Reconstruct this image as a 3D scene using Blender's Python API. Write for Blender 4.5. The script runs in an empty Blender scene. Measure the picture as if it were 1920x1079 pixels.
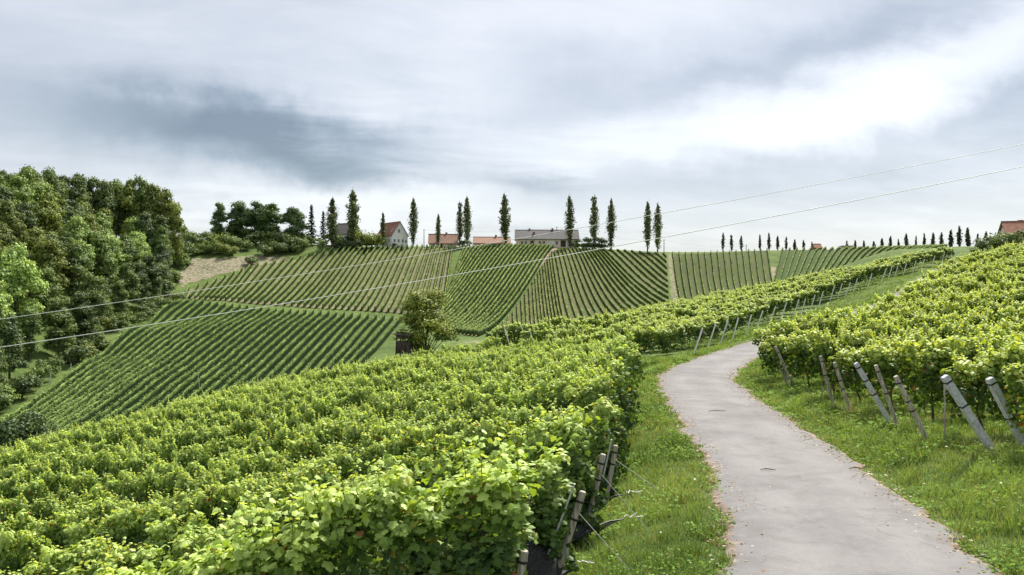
import bpy, math, random
import numpy as np
from mathutils import Vector, Matrix

random.seed(7)
RNG = np.random.default_rng(11)
sc = bpy.context.scene
COL = sc.collection
R = math.radians

# ------------------------------------------------------------------ camera
F = 1500.0                                   # focal length in photo pixels (1920 wide)
cam_d = bpy.data.cameras.new('camera')
cam_d.sensor_width = 36.0
cam_d.lens = F / 1920 * 36
cam_d.clip_start = 0.1
cam_d.clip_end = 9000
cam = bpy.data.objects.new('camera', cam_d)
COL.objects.link(cam)
cam.location = (0, 0, 0)
cam.rotation_euler = (R(90), 0, 0)
sc.camera = cam

# ------------------------------------------------------------------ exposure, sun, sky
sc.view_settings.view_transform = 'Standard'
sc.view_settings.look = 'None'
sc.view_settings.gamma = 1.0
EXPO = 2.7
sc.view_settings.exposure = EXPO
SUN_EL, SUN_AZ = 55.0, 30.0                  # azimuth from +Y (view) towards +X (right)
sd = bpy.data.lights.new('sun', 'SUN')
sd.energy = 1.5
sd.angle = R(11)
sd.color = (1.0, 0.95, 0.86)
sun = bpy.data.objects.new('sun', sd)
COL.objects.link(sun)
sv = Vector((math.sin(R(SUN_AZ)) * math.cos(R(SUN_EL)), math.cos(R(SUN_AZ)) * math.cos(R(SUN_EL)), math.sin(R(SUN_EL))))
sun.rotation_euler = sv.to_track_quat('Z', 'Y').to_euler()
sun.location = (0, 0, 60)


class NT:
    """small helper to write node trees"""
    def __init__(self, tree):
        self.t = tree

    def n(self, kind, **kw):
        nd = self.t.nodes.new(kind)
        for k, v in kw.items():
            setattr(nd, k, v)
        return nd

    def link(self, a, b):
        self.t.links.new(a, b)

    def _in(self, sock, v):
        if isinstance(v, bpy.types.NodeSocket):
            self.link(v, sock)
        else:
            sock.default_value = v

    def m(self, op, a, b=0.0, c=0.0, clamp=False):
        nd = self.n('ShaderNodeMath', operation=op)
        nd.use_clamp = clamp
        self._in(nd.inputs[0], a)
        self._in(nd.inputs[1], b)
        if op in ('MULTIPLY_ADD', 'SMOOTH_MIN', 'COMPARE'):
            self._in(nd.inputs[2], c)
        return nd.outputs[0]

    def mix(self, f, a, b, blend='MIX'):
        nd = self.n('ShaderNodeMix', data_type='RGBA', blend_type=blend)
        self._in(nd.inputs[0], f)
        self._in(nd.inputs[6], a if isinstance(a, bpy.types.NodeSocket) else tuple(a) + (1,) * (4 - len(a)))
        self._in(nd.inputs[7], b if isinstance(b, bpy.types.NodeSocket) else tuple(b) + (1,) * (4 - len(b)))
        return nd.outputs[2]

    def noise(self, vec, scale, detail=4, rough=0.55, dist=0.0):
        nd = self.n('ShaderNodeTexNoise')
        if vec is not None:
            self.link(vec, nd.inputs['Vector'])
        nd.inputs['Scale'].default_value = scale
        nd.inputs['Detail'].default_value = detail
        nd.inputs['Roughness'].default_value = rough
        nd.inputs['Distortion'].default_value = dist
        return nd.outputs['Fac']

    def ramp(self, f, stops):
        nd = self.n('ShaderNodeValToRGB')
        el = nd.color_ramp.elements
        while len(el) > 1:
            el.remove(el[-1])
        el[0].position = stops[0][0]
        el[0].color = tuple(stops[0][1]) + (1,)
        for p, c in stops[1:]:
            e = el.new(p)
            e.color = tuple(c) + (1,)
        self._in(nd.inputs[0], f)
        return nd.outputs[0]

    def mapr(self, v, a, b, c=0.0, d=1.0, smooth=True):
        nd = self.n('ShaderNodeMapRange')
        nd.interpolation_type = 'SMOOTHSTEP' if smooth else 'LINEAR'
        self._in(nd.inputs[0], v)
        for i, q in enumerate((a, b, c, d)):
            nd.inputs[1 + i].default_value = q
        return nd.outputs[0]


def build_world():
    w = bpy.data.worlds.new('World')
    sc.world = w
    w.use_nodes = True
    t = w.node_tree
    t.nodes.clear()
    g = NT(t)
    out = g.n('ShaderNodeOutputWorld')
    bg = g.n('ShaderNodeBackground')
    bg.inputs['Strength'].default_value = 0.1
    g.link(bg.outputs[0], out.inputs[0])
    sky = g.n('ShaderNodeTexSky', sky_type='NISHITA')
    sky.sun_disc = False
    sky.sun_elevation = R(SUN_EL)
    sky.sun_rotation = R(SUN_AZ)
    tc = g.n('ShaderNodeTexCoord')
    sep = g.n('ShaderNodeSeparateXYZ')
    g.link(tc.outputs['Generated'], sep.inputs[0])
    dx, dy, dz = sep.outputs
    # a cloud deck high above: direction projected on a flat layer
    den = g.m('ADD', g.m('MAXIMUM', dz, 0.0), 0.16)
    px = g.m('DIVIDE', dx, den)
    py = g.m('DIVIDE', dy, den)
    comb = g.n('ShaderNodeCombineXYZ')
    # wind streaks run from lower left to upper right
    g.link(g.m('ADD', g.m('MULTIPLY', px, 0.55), g.m('MULTIPLY', py, 0.18)), comb.inputs[0])
    g.link(g.m('SUBTRACT', g.m('MULTIPLY', py, 1.0), g.m('MULTIPLY', px, 0.25)), comb.inputs[1])
    n1 = g.noise(comb.outputs[0], 0.9, 6, 0.5, 0.25)
    n2 = g.noise(comb.outputs[0], 3.1, 8, 0.6, 0.35)
    n3 = g.noise(tc.outputs['Generated'], 7.0, 5, 0.6)
    az = g.m('ARCTAN2', dx, dy)
    el = g.m('ARCSINE', dz)
    azw = g.m('ADD', az, g.m('MULTIPLY', g.m('SUBTRACT', n2, 0.5), 0.20))
    elw = g.m('ADD', el, g.m('ADD', g.m('MULTIPLY', g.m('SUBTRACT', n1, 0.5), 0.12), g.m('MULTIPLY', g.m('SUBTRACT', n3, 0.5), 0.10)))

    def blob(pxl, pyl, rx, ry, rot, amp):
        a0 = math.atan((pxl - 960) / F)
        e0 = math.atan((540 - pyl) / F * math.cos(a0))
        ca, sa = math.cos(R(rot)), math.sin(R(rot))
        u = g.m('SUBTRACT', azw, a0)
        v = g.m('SUBTRACT', elw, e0)
        uu = g.m('DIVIDE', g.m('ADD', g.m('MULTIPLY', u, ca), g.m('MULTIPLY', v, sa)), rx / F)
        vv = g.m('DIVIDE', g.m('SUBTRACT', g.m('MULTIPLY', v, ca), g.m('MULTIPLY', u, sa)), ry / F)
        r2 = g.m('ADD', g.m('MULTIPLY', uu, uu), g.m('MULTIPLY', vv, vv))
        return g.m('MULTIPLY', g.m('POWER', 2.718, g.m('MULTIPLY', r2, -1.0)), amp)

    v = g.m('ADD', g.m('MULTIPLY', g.m('SUBTRACT', n1, 0.5), 0.55), g.m('ADD', g.m('MULTIPLY', g.m('SUBTRACT', n2, 0.5), 0.36), g.m('MULTIPLY', g.m('SUBTRACT', n3, 0.5), 0.14)))
    v = g.m('ADD', v, 0.585)
    for b in ((520, 258, 250, 50, -4, -0.50), (330, 225, 260, 45, -6, -0.20), (120, 255, 200, 40, 0, -0.13),
              (640, 318, 130, 28, -8, -0.20), (985, 352, 95, 28, -6, -0.32),
              (1600, 205, 480, 66, 12, 0.20), (1800, 125, 260, 46, 16, 0.16), (1250, 262, 330, 60, 8, 0.20),
              (1380, 150, 330, 38, 8, -0.13), (1780, 232, 230, 24, 8, -0.15), (1500, 330, 420, 60, 4, -0.14),
              (1080, 40, 420, 70, 5, 0.20), (1740, 40, 300, 44, 12, -0.14), (650, 370, 330, 26, 0, 0.26),
              (820, 190, 200, 70, 10, 0.14), (200, 60, 420, 70, 0, -0.06), (800, 425, 420, 30, 0, 0.16)):
        v = g.m('ADD', v, blob(*b))
    e = 10.0 / 2 ** EXPO
    cols = [(0.0, (0.15, 0.18, 0.21)), (0.28, (0.30, 0.342, 0.385)), (0.52, (0.535, 0.555, 0.595)),
            (0.74, (0.745, 0.752, 0.775)), (1.0, (0.95, 0.955, 0.97))]
    cloud = g.ramp(v, [(p, tuple(q * e for q in c)) for p, c in cols])
    # below the horizon: dull green-grey land colour so nothing glows from underneath
    full = g.mix(0.94, sky.outputs[0], cloud)
    low = g.mapr(dz, -0.06, 0.0)
    final = g.mix(low, (0.35, 0.42, 0.25), full)
    g.link(final, bg.inputs['Color'])


build_world()

# ------------------------------------------------------------------ small helpers
ORD = ['first', 'second', 'third', 'fourth', 'fifth', 'sixth', 'seventh', 'eighth', 'ninth', 'tenth', 'eleventh',
       'twelfth', 'thirteenth', 'fourteenth', 'fifteenth', 'sixteenth', 'seventeenth', 'eighteenth', 'nineteenth']
TENS = {20: ('twentieth', 'twenty'), 30: ('thirtieth', 'thirty'), 40: ('fortieth', 'forty'), 50: ('fiftieth', 'fifty')}


def ordinal(i):
    """0 -> first"""
    k = i + 1
    if k < 20:
        return ORD[k - 1]
    t, u = k // 10 * 10, k % 10
    return TENS[t][0] if u == 0 else TENS[t][1] + '-' + ORD[u - 1]


def tag(o, label=None, cat=None, group=None, kind=None):
    if label:
        o['label'] = label
    if cat:
        o['category'] = cat
    if group:
        o['group'] = group
    if kind:
        o['kind'] = kind
    return o


def mesh_data(name, verts, faces, mats=(), col=None, smooth=False, mat_idx=None):
    me = bpy.data.meshes.new(name)
    verts = np.asarray(verts, dtype=np.float32).reshape(-1, 3)
    faces = np.asarray(faces, dtype=np.int32)
    k = faces.shape[1]
    me.vertices.add(len(verts))
    me.vertices.foreach_set('co', verts.ravel())
    me.loops.add(faces.size)
    me.loops.foreach_set('vertex_index', faces.ravel())
    me.polygons.add(len(faces))
    me.polygons.foreach_set('loop_start', np.arange(len(faces), dtype=np.int32) * k)
    me.polygons.foreach_set('loop_total', np.full(len(faces), k, dtype=np.int32))
    me.polygons.foreach_set('use_smooth', np.full(len(faces), smooth, dtype=bool))
    for m in mats:
        me.materials.append(m)
    if mat_idx is not None:
        me.polygons.foreach_set('material_index', np.asarray(mat_idx, dtype=np.int32))
    if col is not None:
        a = me.color_attributes.new('col', 'FLOAT_COLOR', 'POINT')
        c = np.ones((len(verts), 4), dtype=np.float32)
        c[:, :3] = col
        a.data.foreach_set('color', c.ravel())
    me.update(calc_edges=True)
    return me


def new_obj(name, me, parent=None, loc=(0, 0, 0), rot=None, scale=None):
    o = bpy.data.objects.new(name, me)
    COL.objects.link(o)
    o.location = loc
    if rot is not None:
        o.rotation_euler = rot
    if scale is not None:
        o.scale = scale if hasattr(scale, '__len__') else (scale,) * 3
    if parent is not None:
        o.parent = parent
    return o


def empty(name, loc=(0, 0, 0), rz=0.0):
    o = bpy.data.objects.new(name, None)
    COL.objects.link(o)
    o.empty_display_size = 0.3
    o.location = loc
    o.rotation_euler = (0, 0, rz)
    return o


class MB:
    """collects simple solids, builds ONE mesh"""
    def __init__(self):
        self.v = []
        self.f = []

    def quadmesh(self, vs, fs):
        o = len(self.v)
        self.v += [tuple(p) for p in vs]
        self.f += [tuple(i + o for i in f) for f in fs]
        return self

    def box(self, c, s, m=None):
        x, y, z = (q / 2 for q in s)
        vs = [Vector((i * x, j * y, k * z)) for i in (-1, 1) for j in (-1, 1) for k in (-1, 1)]
        if m is not None:
            vs = [m @ q for q in vs]
        vs = [q + Vector(c) for q in vs]
        return self.quadmesh(vs, [(0, 1, 3, 2), (4, 6, 7, 5), (0, 4, 5, 1), (2, 3, 7, 6), (0, 2, 6, 4), (1, 5, 7, 3)])

    def bar(self, a, b, w, h=None):
        a, b = Vector(a), Vector(b)
        h = h or w
        d = b - a
        m = d.to_track_quat('Z', 'Y').to_matrix()
        return self.box((a + b) / 2, (w, h, d.length), m)

    def tube(self, pts, rad, sides=6, cap=True):
        pts = [Vector(p) for p in pts]
        n = len(pts)
        if not hasattr(rad, '__len__'):
            rad = [rad] * n
        o = len(self.v)
        for i, p in enumerate(pts):
            d = (pts[min(i + 1, n - 1)] - pts[max(i - 1, 0)])
            q = d.to_track_quat('Z', 'Y')
            for s in range(sides):
                a = 2 * math.pi * s / sides
                self.v.append(tuple(p + q @ Vector((math.cos(a) * rad[i], math.sin(a) * rad[i], 0))))
        for i in range(n - 1):
            for s in range(sides):
                s2 = (s + 1) % sides
                self.f.append((o + i * sides + s, o + i * sides + s2, o + (i + 1) * sides + s2, o + (i + 1) * sides + s))
        if cap:
            self.f.append(tuple(o + s for s in range(sides))[::-1])
            self.f.append(tuple(o + (n - 1) * sides + s for s in range(sides)))
        return self

    def data(self, name, mat, smooth=False):
        me = bpy.data.meshes.new(name)
        me.from_pydata(self.v, [], self.f)
        me.materials.append(mat)
        if smooth:
            me.polygons.foreach_set('use_smooth', np.ones(len(me.polygons), dtype=bool))
        me.update()
        return me

    def build(self, name, mat, parent=None, loc=(0, 0, 0), rot=None, smooth=False):
        return new_obj(name, self.data(name, mat, smooth), parent, loc, rot)

    def tris(self):
        """triangulated arrays"""
        t = []
        for f in self.f:
            for i in range(1, len(f) - 1):
                t.append((f[0], f[i], f[i + 1]))
        return np.array(self.v, dtype=np.float32), np.array(t, dtype=np.int32)


# ------------------------------------------------------------------ materials
MATS = {}


def base_mat(name):
    m = bpy.data.materials.new(name)
    m.use_nodes = True
    m.node_tree.nodes.clear()
    MATS[name] = m
    g = NT(m.node_tree)
    out = g.n('ShaderNodeOutputMaterial')
    return m, g, out


def leaf_mat(name, trans=0.35, sat=1.0, rough=0.5, spec=0.3, jitter=0.25, gain=1.0, tint=(1.25, 1.1, 0.5)):
    m, g, out = base_mat(name)
    at = g.n('ShaderNodeAttribute', attribute_name='col')
    oi = g.n('ShaderNodeObjectInfo')
    f = g.m('ADD', g.m('MULTIPLY', oi.outputs['Random'], jitter), (1 - jitter / 2) * gain)
    c = g.mix(1.0, at.outputs['Color'], oi.outputs['Color'], 'MULTIPLY')
    hs = g.n('ShaderNodeHueSaturation')
    hs.inputs['Saturation'].default_value = sat
    g.link(f, hs.inputs['Value'])
    hs.inputs['Hue'].default_value = 0.5
    g.link(c, hs.inputs['Color'])
    p = g.n('ShaderNodeBsdfPrincipled')
    p.inputs['Roughness'].default_value = rough
    p.inputs['Specular IOR Level'].default_value = spec
    g.link(hs.outputs[0], p.inputs['Base Color'])
    tr = g.n('ShaderNodeBsdfTranslucent')
    g.link(g.mix(1.0, hs.outputs[0], tint, 'MULTIPLY'), tr.inputs['Color'])
    mx = g.n('ShaderNodeMixShader')
    mx.inputs[0].default_value = trans
    g.link(p.outputs[0], mx.inputs[1])
    g.link(tr.outputs[0], mx.inputs[2])
    g.link(mx.outputs[0], out.inputs[0])
    return m


def simple_mat(name, c1, c2, scale=4.0, rough=0.85, spec=0.2, detail=5, bump=0.0, stretch=None, space='Object', contrast=(0.35, 0.65)):
    m, g, out = base_mat(name)
    tc = g.n('ShaderNodeTexCoord')
    vec = tc.outputs[space]
    if stretch:
        mp = g.n('ShaderNodeMapping')
        mp.inputs['Scale'].default_value = stretch
        g.link(vec, mp.inputs[0])
        vec = mp.outputs[0]
    n = g.noise(vec, scale, detail, 0.6)
    c = g.mix(g.mapr(n, contrast[0], contrast[1]), c1, c2)
    p = g.n('ShaderNodeBsdfPrincipled')
    p.inputs['Roughness'].default_value = rough
    p.inputs['Specular IOR Level'].default_value = spec
    g.link(c, p.inputs['Base Color'])
    if bump:
        b = g.n('ShaderNodeBump')
        b.inputs['Strength'].default_value = bump
        b.inputs['Distance'].default_value = 0.02
        g.link(n, b.inputs['Height'])
        g.link(b.outputs[0], p.inputs['Normal'])
    g.link(p.outputs[0], out.inputs[0])
    return m


M_VINE = leaf_mat('vine_leaf', trans=0.36, jitter=0.22)
M_FAR = leaf_mat('far_vine_leaf', trans=0.12, jitter=0.10, spec=0.08, rough=0.8)
M_TREE = leaf_mat('tree_leaf', trans=0.22, jitter=0.30, rough=0.6)
M_GRASS = leaf_mat('grass_blade', trans=0.30, jitter=0.0, rough=0.75, spec=0.1)
M_BARK = simple_mat('bark', (0.055, 0.042, 0.032), (0.14, 0.11, 0.085), 6, stretch=(1, 1, 0.25), bump=0.4)
M_CANE = simple_mat('vine_wood', (0.05, 0.035, 0.024), (0.12, 0.085, 0.055), 14, stretch=(1, 1, 0.3), bump=0.4)
M_POST_WOOD = simple_mat('weathered_post_wood', (0.22, 0.195, 0.165), (0.46, 0.42, 0.365), 5, stretch=(6, 6, 0.6), bump=0.3)
M_POST_PALE = simple_mat('pale_post', (0.66, 0.64, 0.61), (0.84, 0.82, 0.79), 4, stretch=(5, 5, 0.6), bump=0.15)
M_POST_GREY = simple_mat('grey_concrete', (0.34, 0.35, 0.36), (0.52, 0.53, 0.54), 18, rough=0.9, bump=0.2)
M_STRAP = simple_mat('black_strap', (0.012, 0.012, 0.013), (0.03, 0.03, 0.03), 20, rough=0.5)
M_WIRE = simple_mat('wire_metal', (0.32, 0.31, 0.30), (0.5, 0.49, 0.47), 30, rough=0.5, spec=0.5)
M_CABLE = simple_mat('aluminium_cable', (0.66, 0.66, 0.65), (0.76, 0.76, 0.75), 1, rough=0.55, spec=0.4)
M_CORD = simple_mat('white_cord', (0.6, 0.6, 0.57), (0.78, 0.78, 0.75), 30)
M_RENDER_WHITE = simple_mat('white_render', (0.78, 0.77, 0.76), (0.86, 0.85, 0.84), 0.8)
M_RENDER_CREAM = simple_mat('cream_render', (0.66, 0.53, 0.38), (0.76, 0.64, 0.48), 0.8)
M_ROOF_RED = simple_mat('red_roof_tile', (0.19, 0.085, 0.058), (0.34, 0.175, 0.125), 1.6, stretch=(1, 3, 3), contrast=(0.3, 0.7))
M_ROOF_OLD = simple_mat('old_clay_tile', (0.24, 0.13, 0.095), (0.38, 0.245, 0.19), 1.8, stretch=(1, 3, 3), contrast=(0.3, 0.7))
M_ROOF_GREY = simple_mat('grey_slate', (0.085, 0.08, 0.08), (0.17, 0.165, 0.165), 1.4, stretch=(1, 3, 3), contrast=(0.3, 0.7))
M_GLASS = simple_mat('window_glass', (0.02, 0.025, 0.03), (0.04, 0.045, 0.05), 2, rough=0.12, spec=0.6)
M_FRAME = simple_mat('white_window_frame', (0.66, 0.65, 0.62), (0.75, 0.74, 0.72), 5)
M_DARKWOOD = simple_mat('dark_wood', (0.035, 0.026, 0.022), (0.09, 0.07, 0.06), 5, stretch=(1, 1, 0.3), bump=0.3)
M_BRICK = simple_mat('chimney_brick', (0.20, 0.09, 0.06), (0.30, 0.15, 0.11), 6)
M_TWIG = simple_mat('twig', (0.04, 0.03, 0.022), (0.09, 0.07, 0.05), 20)


def make_ground_mat():
    m, g, out = base_mat('ground_grass')
    tc = g.n('ShaderNodeTexCoord')
    v = tc.outputs['Object']
    n1 = g.noise(v, 0.11, 5, 0.6)
    n2 = g.noise(v, 1.3, 6, 0.65)
    n3 = g.noise(v, 14.0, 4, 0.7)
    c = g.ramp(g.m('ADD', g.m('MULTIPLY', n1, 0.45), g.m('MULTIPLY', n2, 0.55)),
               [(0.34, (0.03, 0.052, 0.014)), (0.47, (0.062, 0.098, 0.024)), (0.57, (0.10, 0.14, 0.04)), (0.70, (0.17, 0.165, 0.075))])
    c = g.mix(g.mapr(n3, 0.4, 0.75, 0.0, 0.35), c, (0.13, 0.175, 0.055))
    at = g.n('ShaderNodeAttribute', attribute_name='col')
    sep = g.n('ShaderNodeSeparateColor')
    g.link(at.outputs['Color'], sep.inputs[0])
    soil = g.ramp(g.noise(v, 2.2, 6, 0.7), [(0.25, (0.11, 0.085, 0.055)), (0.45, (0.20, 0.165, 0.12)), (0.62, (0.31, 0.27, 0.215)), (0.78, (0.46, 0.43, 0.38))])
    # the attribute edge is broken up by noise
    f = g.mapr(g.m('ADD', sep.outputs[0], g.m('MULTIPLY', g.m('SUBTRACT', n2, 0.5), 1.1)), 0.42, 0.68)
    f = g.m('MULTIPLY', f, g.mapr(sep.outputs[0], 0.02, 0.15))
    c = g.mix(f, c, soil)
    p = g.n('ShaderNodeBsdfPrincipled')
    p.inputs['Roughness'].default_value = 0.95
    p.inputs['Specular IOR Level'].default_value = 0.1
    g.link(c, p.inputs['Base Color'])
    b = g.n('ShaderNodeBump')
    b.inputs['Strength'].default_value = 0.6
    b.inputs['Distance'].default_value = 0.15
    g.link(n2, b.inputs['Height'])
    g.link(b.outputs[0], p.inputs['Normal'])
    g.link(p.outputs[0], out.inputs[0])
    return m


def make_road_mat():
    m, g, out = base_mat('worn_asphalt')
    tc = g.n('ShaderNodeTexCoord')
    v = tc.outputs['Object']
    at = g.n('ShaderNodeAttribute', attribute_name='col')
    sep = g.n('ShaderNodeSeparateColor')
    g.link(at.outputs['Color'], sep.inputs[0])
    edge, trk = sep.outputs[0], sep.outputs[1]
    n1 = g.noise(v, 0.45, 5, 0.6)
    n2 = g.noise(v, 3.5, 6, 0.7)
    n3 = g.noise(v, 60, 3, 0.75)
    n4 = g.noise(v, 170, 2, 0.7)
    c = g.ramp(g.m('ADD', g.m('MULTIPLY', n1, 0.5), g.m('MULTIPLY', n2, 0.5)),
               [(0.32, (0.118, 0.114, 0.113)), (0.5, (0.155, 0.150, 0.149)), (0.68, (0.195, 0.190, 0.188))])
    c = g.mix(g.m('MULTIPLY', g.m('MULTIPLY', trk, g.mapr(n1, 0.35, 0.6)), 0.85), c, (0.21, 0.205, 0.203))
    c = g.mix(g.mapr(g.noise(v, 1.4, 7, 0.75, 0.6), 0.46, 0.68, 0, 0.45), c, (0.105, 0.098, 0.096))
    c = g.mix(g.mapr(n3, 0.52, 0.70, 0, 0.75), c, (0.075, 0.07, 0.068))
    c = g.mix(g.mapr(n4, 0.52, 0.68, 0, 0.55), c, (0.27, 0.257, 0.25))
    vor = g.n('ShaderNodeTexVoronoi', feature='DISTANCE_TO_EDGE')
    wv = g.n('ShaderNodeVectorMath', operation='ADD')
    nn = g.n('ShaderNodeTexNoise')
    nn.inputs['Scale'].default_value = 1.2
    nn.inputs['Detail'].default_value = 5
    g.link(v, nn.inputs['Vector'])
    g.link(v, wv.inputs[0])
    g.link(nn.outputs['Color'], wv.inputs[1])
    g.link(wv.outputs[0], vor.inputs['Vector'])
    vor.inputs['Scale'].default_value = 0.55
    crack = g.mapr(vor.outputs['Distance'], 0.0, 0.016, 1.0, 0.0)
    crack = g.m('MULTIPLY', crack, g.mapr(g.noise(v, 0.7, 3, 0.5), 0.47, 0.60))
    c = g.mix(g.m('MULTIPLY', crack, 0.28), c, (0.07, 0.065, 0.06))
    dirt = g.ramp(n2, [(0.3, (0.10, 0.07, 0.05)), (0.5, (0.18, 0.14, 0.11)), (0.7, (0.27, 0.235, 0.2))])
    ef = g.mapr(g.m('ADD', edge, g.m('ADD', g.m('MULTIPLY', g.m('SUBTRACT', n2, 0.5), 0.9), g.m('MULTIPLY', g.m('SUBTRACT', n3, 0.5), 0.5))), 0.55, 0.85)
    c = g.mix(ef, c, dirt)
    p = g.n('ShaderNodeBsdfPrincipled')
    p.inputs['Roughness'].default_value = 0.9
    p.inputs['Specular IOR Level'].default_value = 0.2
    g.link(c, p.inputs['Base Color'])
    b = g.n('ShaderNodeBump')
    b.inputs['Strength'].default_value = 0.35
    b.inputs['Distance'].default_value = 0.01
    g.link(g.m('ADD', n3, n4), b.inputs['Height'])
    g.link(b.outputs[0], p.inputs['Normal'])
    g.link(p.outputs[0], out.inputs[0])
    return m


def make_field_mat():
    m, g, out = base_mat('field_ground')
    at = g.n('ShaderNodeAttribute', attribute_name='col')
    tc = g.n('ShaderNodeTexCoord')
    n1 = g.noise(tc.outputs['Object'], 0.5, 6, 0.65)
    n2 = g.noise(tc.outputs['Object'], 0.06, 3, 0.5)
    c = g.mix(g.mapr(n1, 0.3, 0.7, 0.0, 0.55), at.outputs['Color'], (0.055, 0.085, 0.024))
    hs = g.n('ShaderNodeHueSaturation')
    g.link(g.m('ADD', g.m('MULTIPLY', n2, 0.6), 0.7), hs.inputs['Value'])
    g.link(c, hs.inputs['Color'])
    p = g.n('ShaderNodeBsdfPrincipled')
    p.inputs['Roughness'].default_value = 0.95
    p.inputs['Specular IOR Level'].default_value = 0.1
    g.link(hs.outputs[0], p.inputs['Base Color'])
    g.link(p.outputs[0], out.inputs[0])
    return m


def make_net_mat():
    m, g, out = base_mat('black_net')
    p = g.n('ShaderNodeBsdfPrincipled')
    p.inputs['Base Color'].default_value = (0.012, 0.012, 0.013, 1)
    p.inputs['Roughness'].default_value = 0.7
    tr = g.n('ShaderNodeBsdfTransparent')
    tc = g.n('ShaderNodeTexCoord')
    f = g.mapr(g.noise(tc.outputs['Object'], 30, 2, 0.5), 0.3, 0.7, 0.75, 0.97)
    mx = g.n('ShaderNodeMixShader')
    g.link(f, mx.inputs[0])
    g.link(tr.outputs[0], mx.inputs[1])
    g.link(p.outputs[0], mx.inputs[2])
    g.link(mx.outputs[0], out.inputs[0])
    return m


M_GROUND = make_ground_mat()
M_ROAD = make_road_mat()
M_FIELD = make_field_mat()
M_NET = make_net_mat()

# ------------------------------------------------------------------ terrain
# control points: ground heights (camera eye = 0)
def left_ground(x, y):
    b = np.interp(y, [5, 8, 20, 30, 45, 60], [1.85, 2.0, 2.6, 3.05, 3.5, 4.4])
    ax = max(0.0, -x)
    gn = 0.27 * min(ax, 8) + 0.14 * max(ax - 8, 0)
    gf = 0.10 * min(ax, 12) + 0.25 * max(ax - 12, 0)
    t = min(1.0, max(0.0, (y - 18) / 22))
    return -(b + gn + (gf - gn) * t) - 2.0


ROADP = [(0.6, -15, -4.1), (2.6, 0, -3.85), (4.62, 10.5, -3.77), (5.5, 15.4, -3.72), (6.05, 21, -3.66), (6.8, 28, -3.72),
         (8.0, 34.5, -3.78), (11.2, 42.5, -3.85), (16.0, 51.5, -3.75), (24.8, 64, -2.85), (33.3, 74.5, -2.05), (40, 83, -1.15),
         (55.5, 105, 1.75), (75.5, 130, 5.0), (96, 152, 7.2), (125, 175, 8.2)]
CP = []
for y in (6, 9, 14, 20, 28, 36, 45, 54):
    for x in (0.0, -4.0, -9.0, -16.0, -24.0):
        if y >= 45 and x < -16:
            continue
        if y <= 20 and x < -16:
            continue
        CP.append((x, y, left_ground(x, y)))
CP += [(-16, 9, left_ground(-16, 9)), (3.5, 22, -4.15), (2.3, 15, -4.15), (1.4, 10, -4.05), (5.2, 30, -4.25), (6.2, 40, -4.6), (6.6, 47, -4.75)]
CP += ROADP
CP += [(0, 0, -4.0), (-10, 0, -6.2), (12, 0, -3.4), (0, -30, -3.6), (-40, -20, -10), (40, -20, -1)]
CP += [(6.6, 10, -3.62), (9.6, 12, -3.25), (9.6, 17, -3.2), (9.6, 24, -3.5), (10.3, 30, -3.65), (20, 15, -2.9), (30, 20, -2.3),
       (14, 24, -3.4), (20, 31, -3.15), (17.5, 41, -3.3), (20, 44, -3.0), (24.7, 50, -2.1), (29, 45, -1.8), (33, 62, -0.7), (37, 58, -0.4),
       (43, 75, 1.0), (48, 75, 2.0), (60, 90, 4.2), (75, 118, 6.4), (100, 150, 8.6), (95, 200, 9.5), (140, 150, 10)]
# mid vineyard bench and its crest
CP += [(7, 48, -4.7), (2, 60, -5.3), (-2, 72, -5.7), (10, 62, -4.6), (10.7, 47, -4.15), (13, 88, -4.6), (20, 80, -3.6), (23, 100, -3.2), (30, 92, -2.0),
       (41, 114, -0.6), (45, 105, 0.6), (57, 125, 2.2)]
# beyond the crests: hidden fall to the valley
CP += [(-13, 58, -7.9), (-21, 49, -9.4), (-4, 74, -8.2), (-16, 70, -10.8), (-26, 62, -13.6), (-34, 52, -14.6), (-40, 42, -14.5), (-46, 66, -19.5), (-60, 92, -25), (-40, 92, -21.5),
       (0, 93, -9.0), (-14, 95, -9.5), (10, 110, -9.5), (14, 140, -11), (28, 125, -7.5), (45, 135, -4), (50, 165, -5.5), (70, 150, 2.5)]


def PP(px, py, d):
    return ((px - 960) / F * d, d, -(py - 539.5) / F * d)


CP += [PP(*q) for q in (
    (880, 640, 150), (900, 630, 190), (1000, 622, 198), (840, 622, 200), (1100, 602, 208), (1180, 590, 212), (1270, 572, 222), (1450, 541, 230), (1650, 500, 225), (1800, 478, 215),
    (345, 562, 245), (480, 574, 238), (600, 584, 230), (745, 595, 220), (350, 570, 236), (745, 604, 213),
    
    (560, 484, 290), (640, 468, 299), (760, 465, 302), (860, 465, 302), (960, 463, 303), (1060, 466, 302), (1150, 470, 300), (1250, 477, 302), (1350, 475, 306), (1450, 470, 310), (1600, 468, 315), (1700, 467, 315), (1800, 463, 315),
    (700, 525, 262), (900, 545, 245), (1050, 545, 245), (1150, 540, 248), (1350, 525, 262),
    (338, 555, 248), (345, 505, 270), (400, 492, 277), (500, 492, 284), (420, 470, 290),
    (330, 468, 290), (400, 455, 308), (500, 460, 306), (600, 462, 305),
    (320, 578, 238), (250, 616, 203), (150, 675, 170), (60, 731, 147), (0, 761, 137),
    (300, 470, 275), (260, 520, 245), (150, 470, 240), (0, 440, 210), (100, 565, 190), (0, 630, 160), (200, 530, 225), (-300, 420, 200), (-150, 420, 260), (150, 440, 330), (0, 430, 330), (-400, 430, 300))]
CP += [(640 / F * -330, 330, 18), (-60, 330, 16.5), (0, 335, 15.5), (60, 335, 14.5), (120, 335, 15), (190, 335, 15),
       (0, 400, 12), (150, 400, 12), (-150, 400, 22), (-78, 108, -24.2)]
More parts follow.
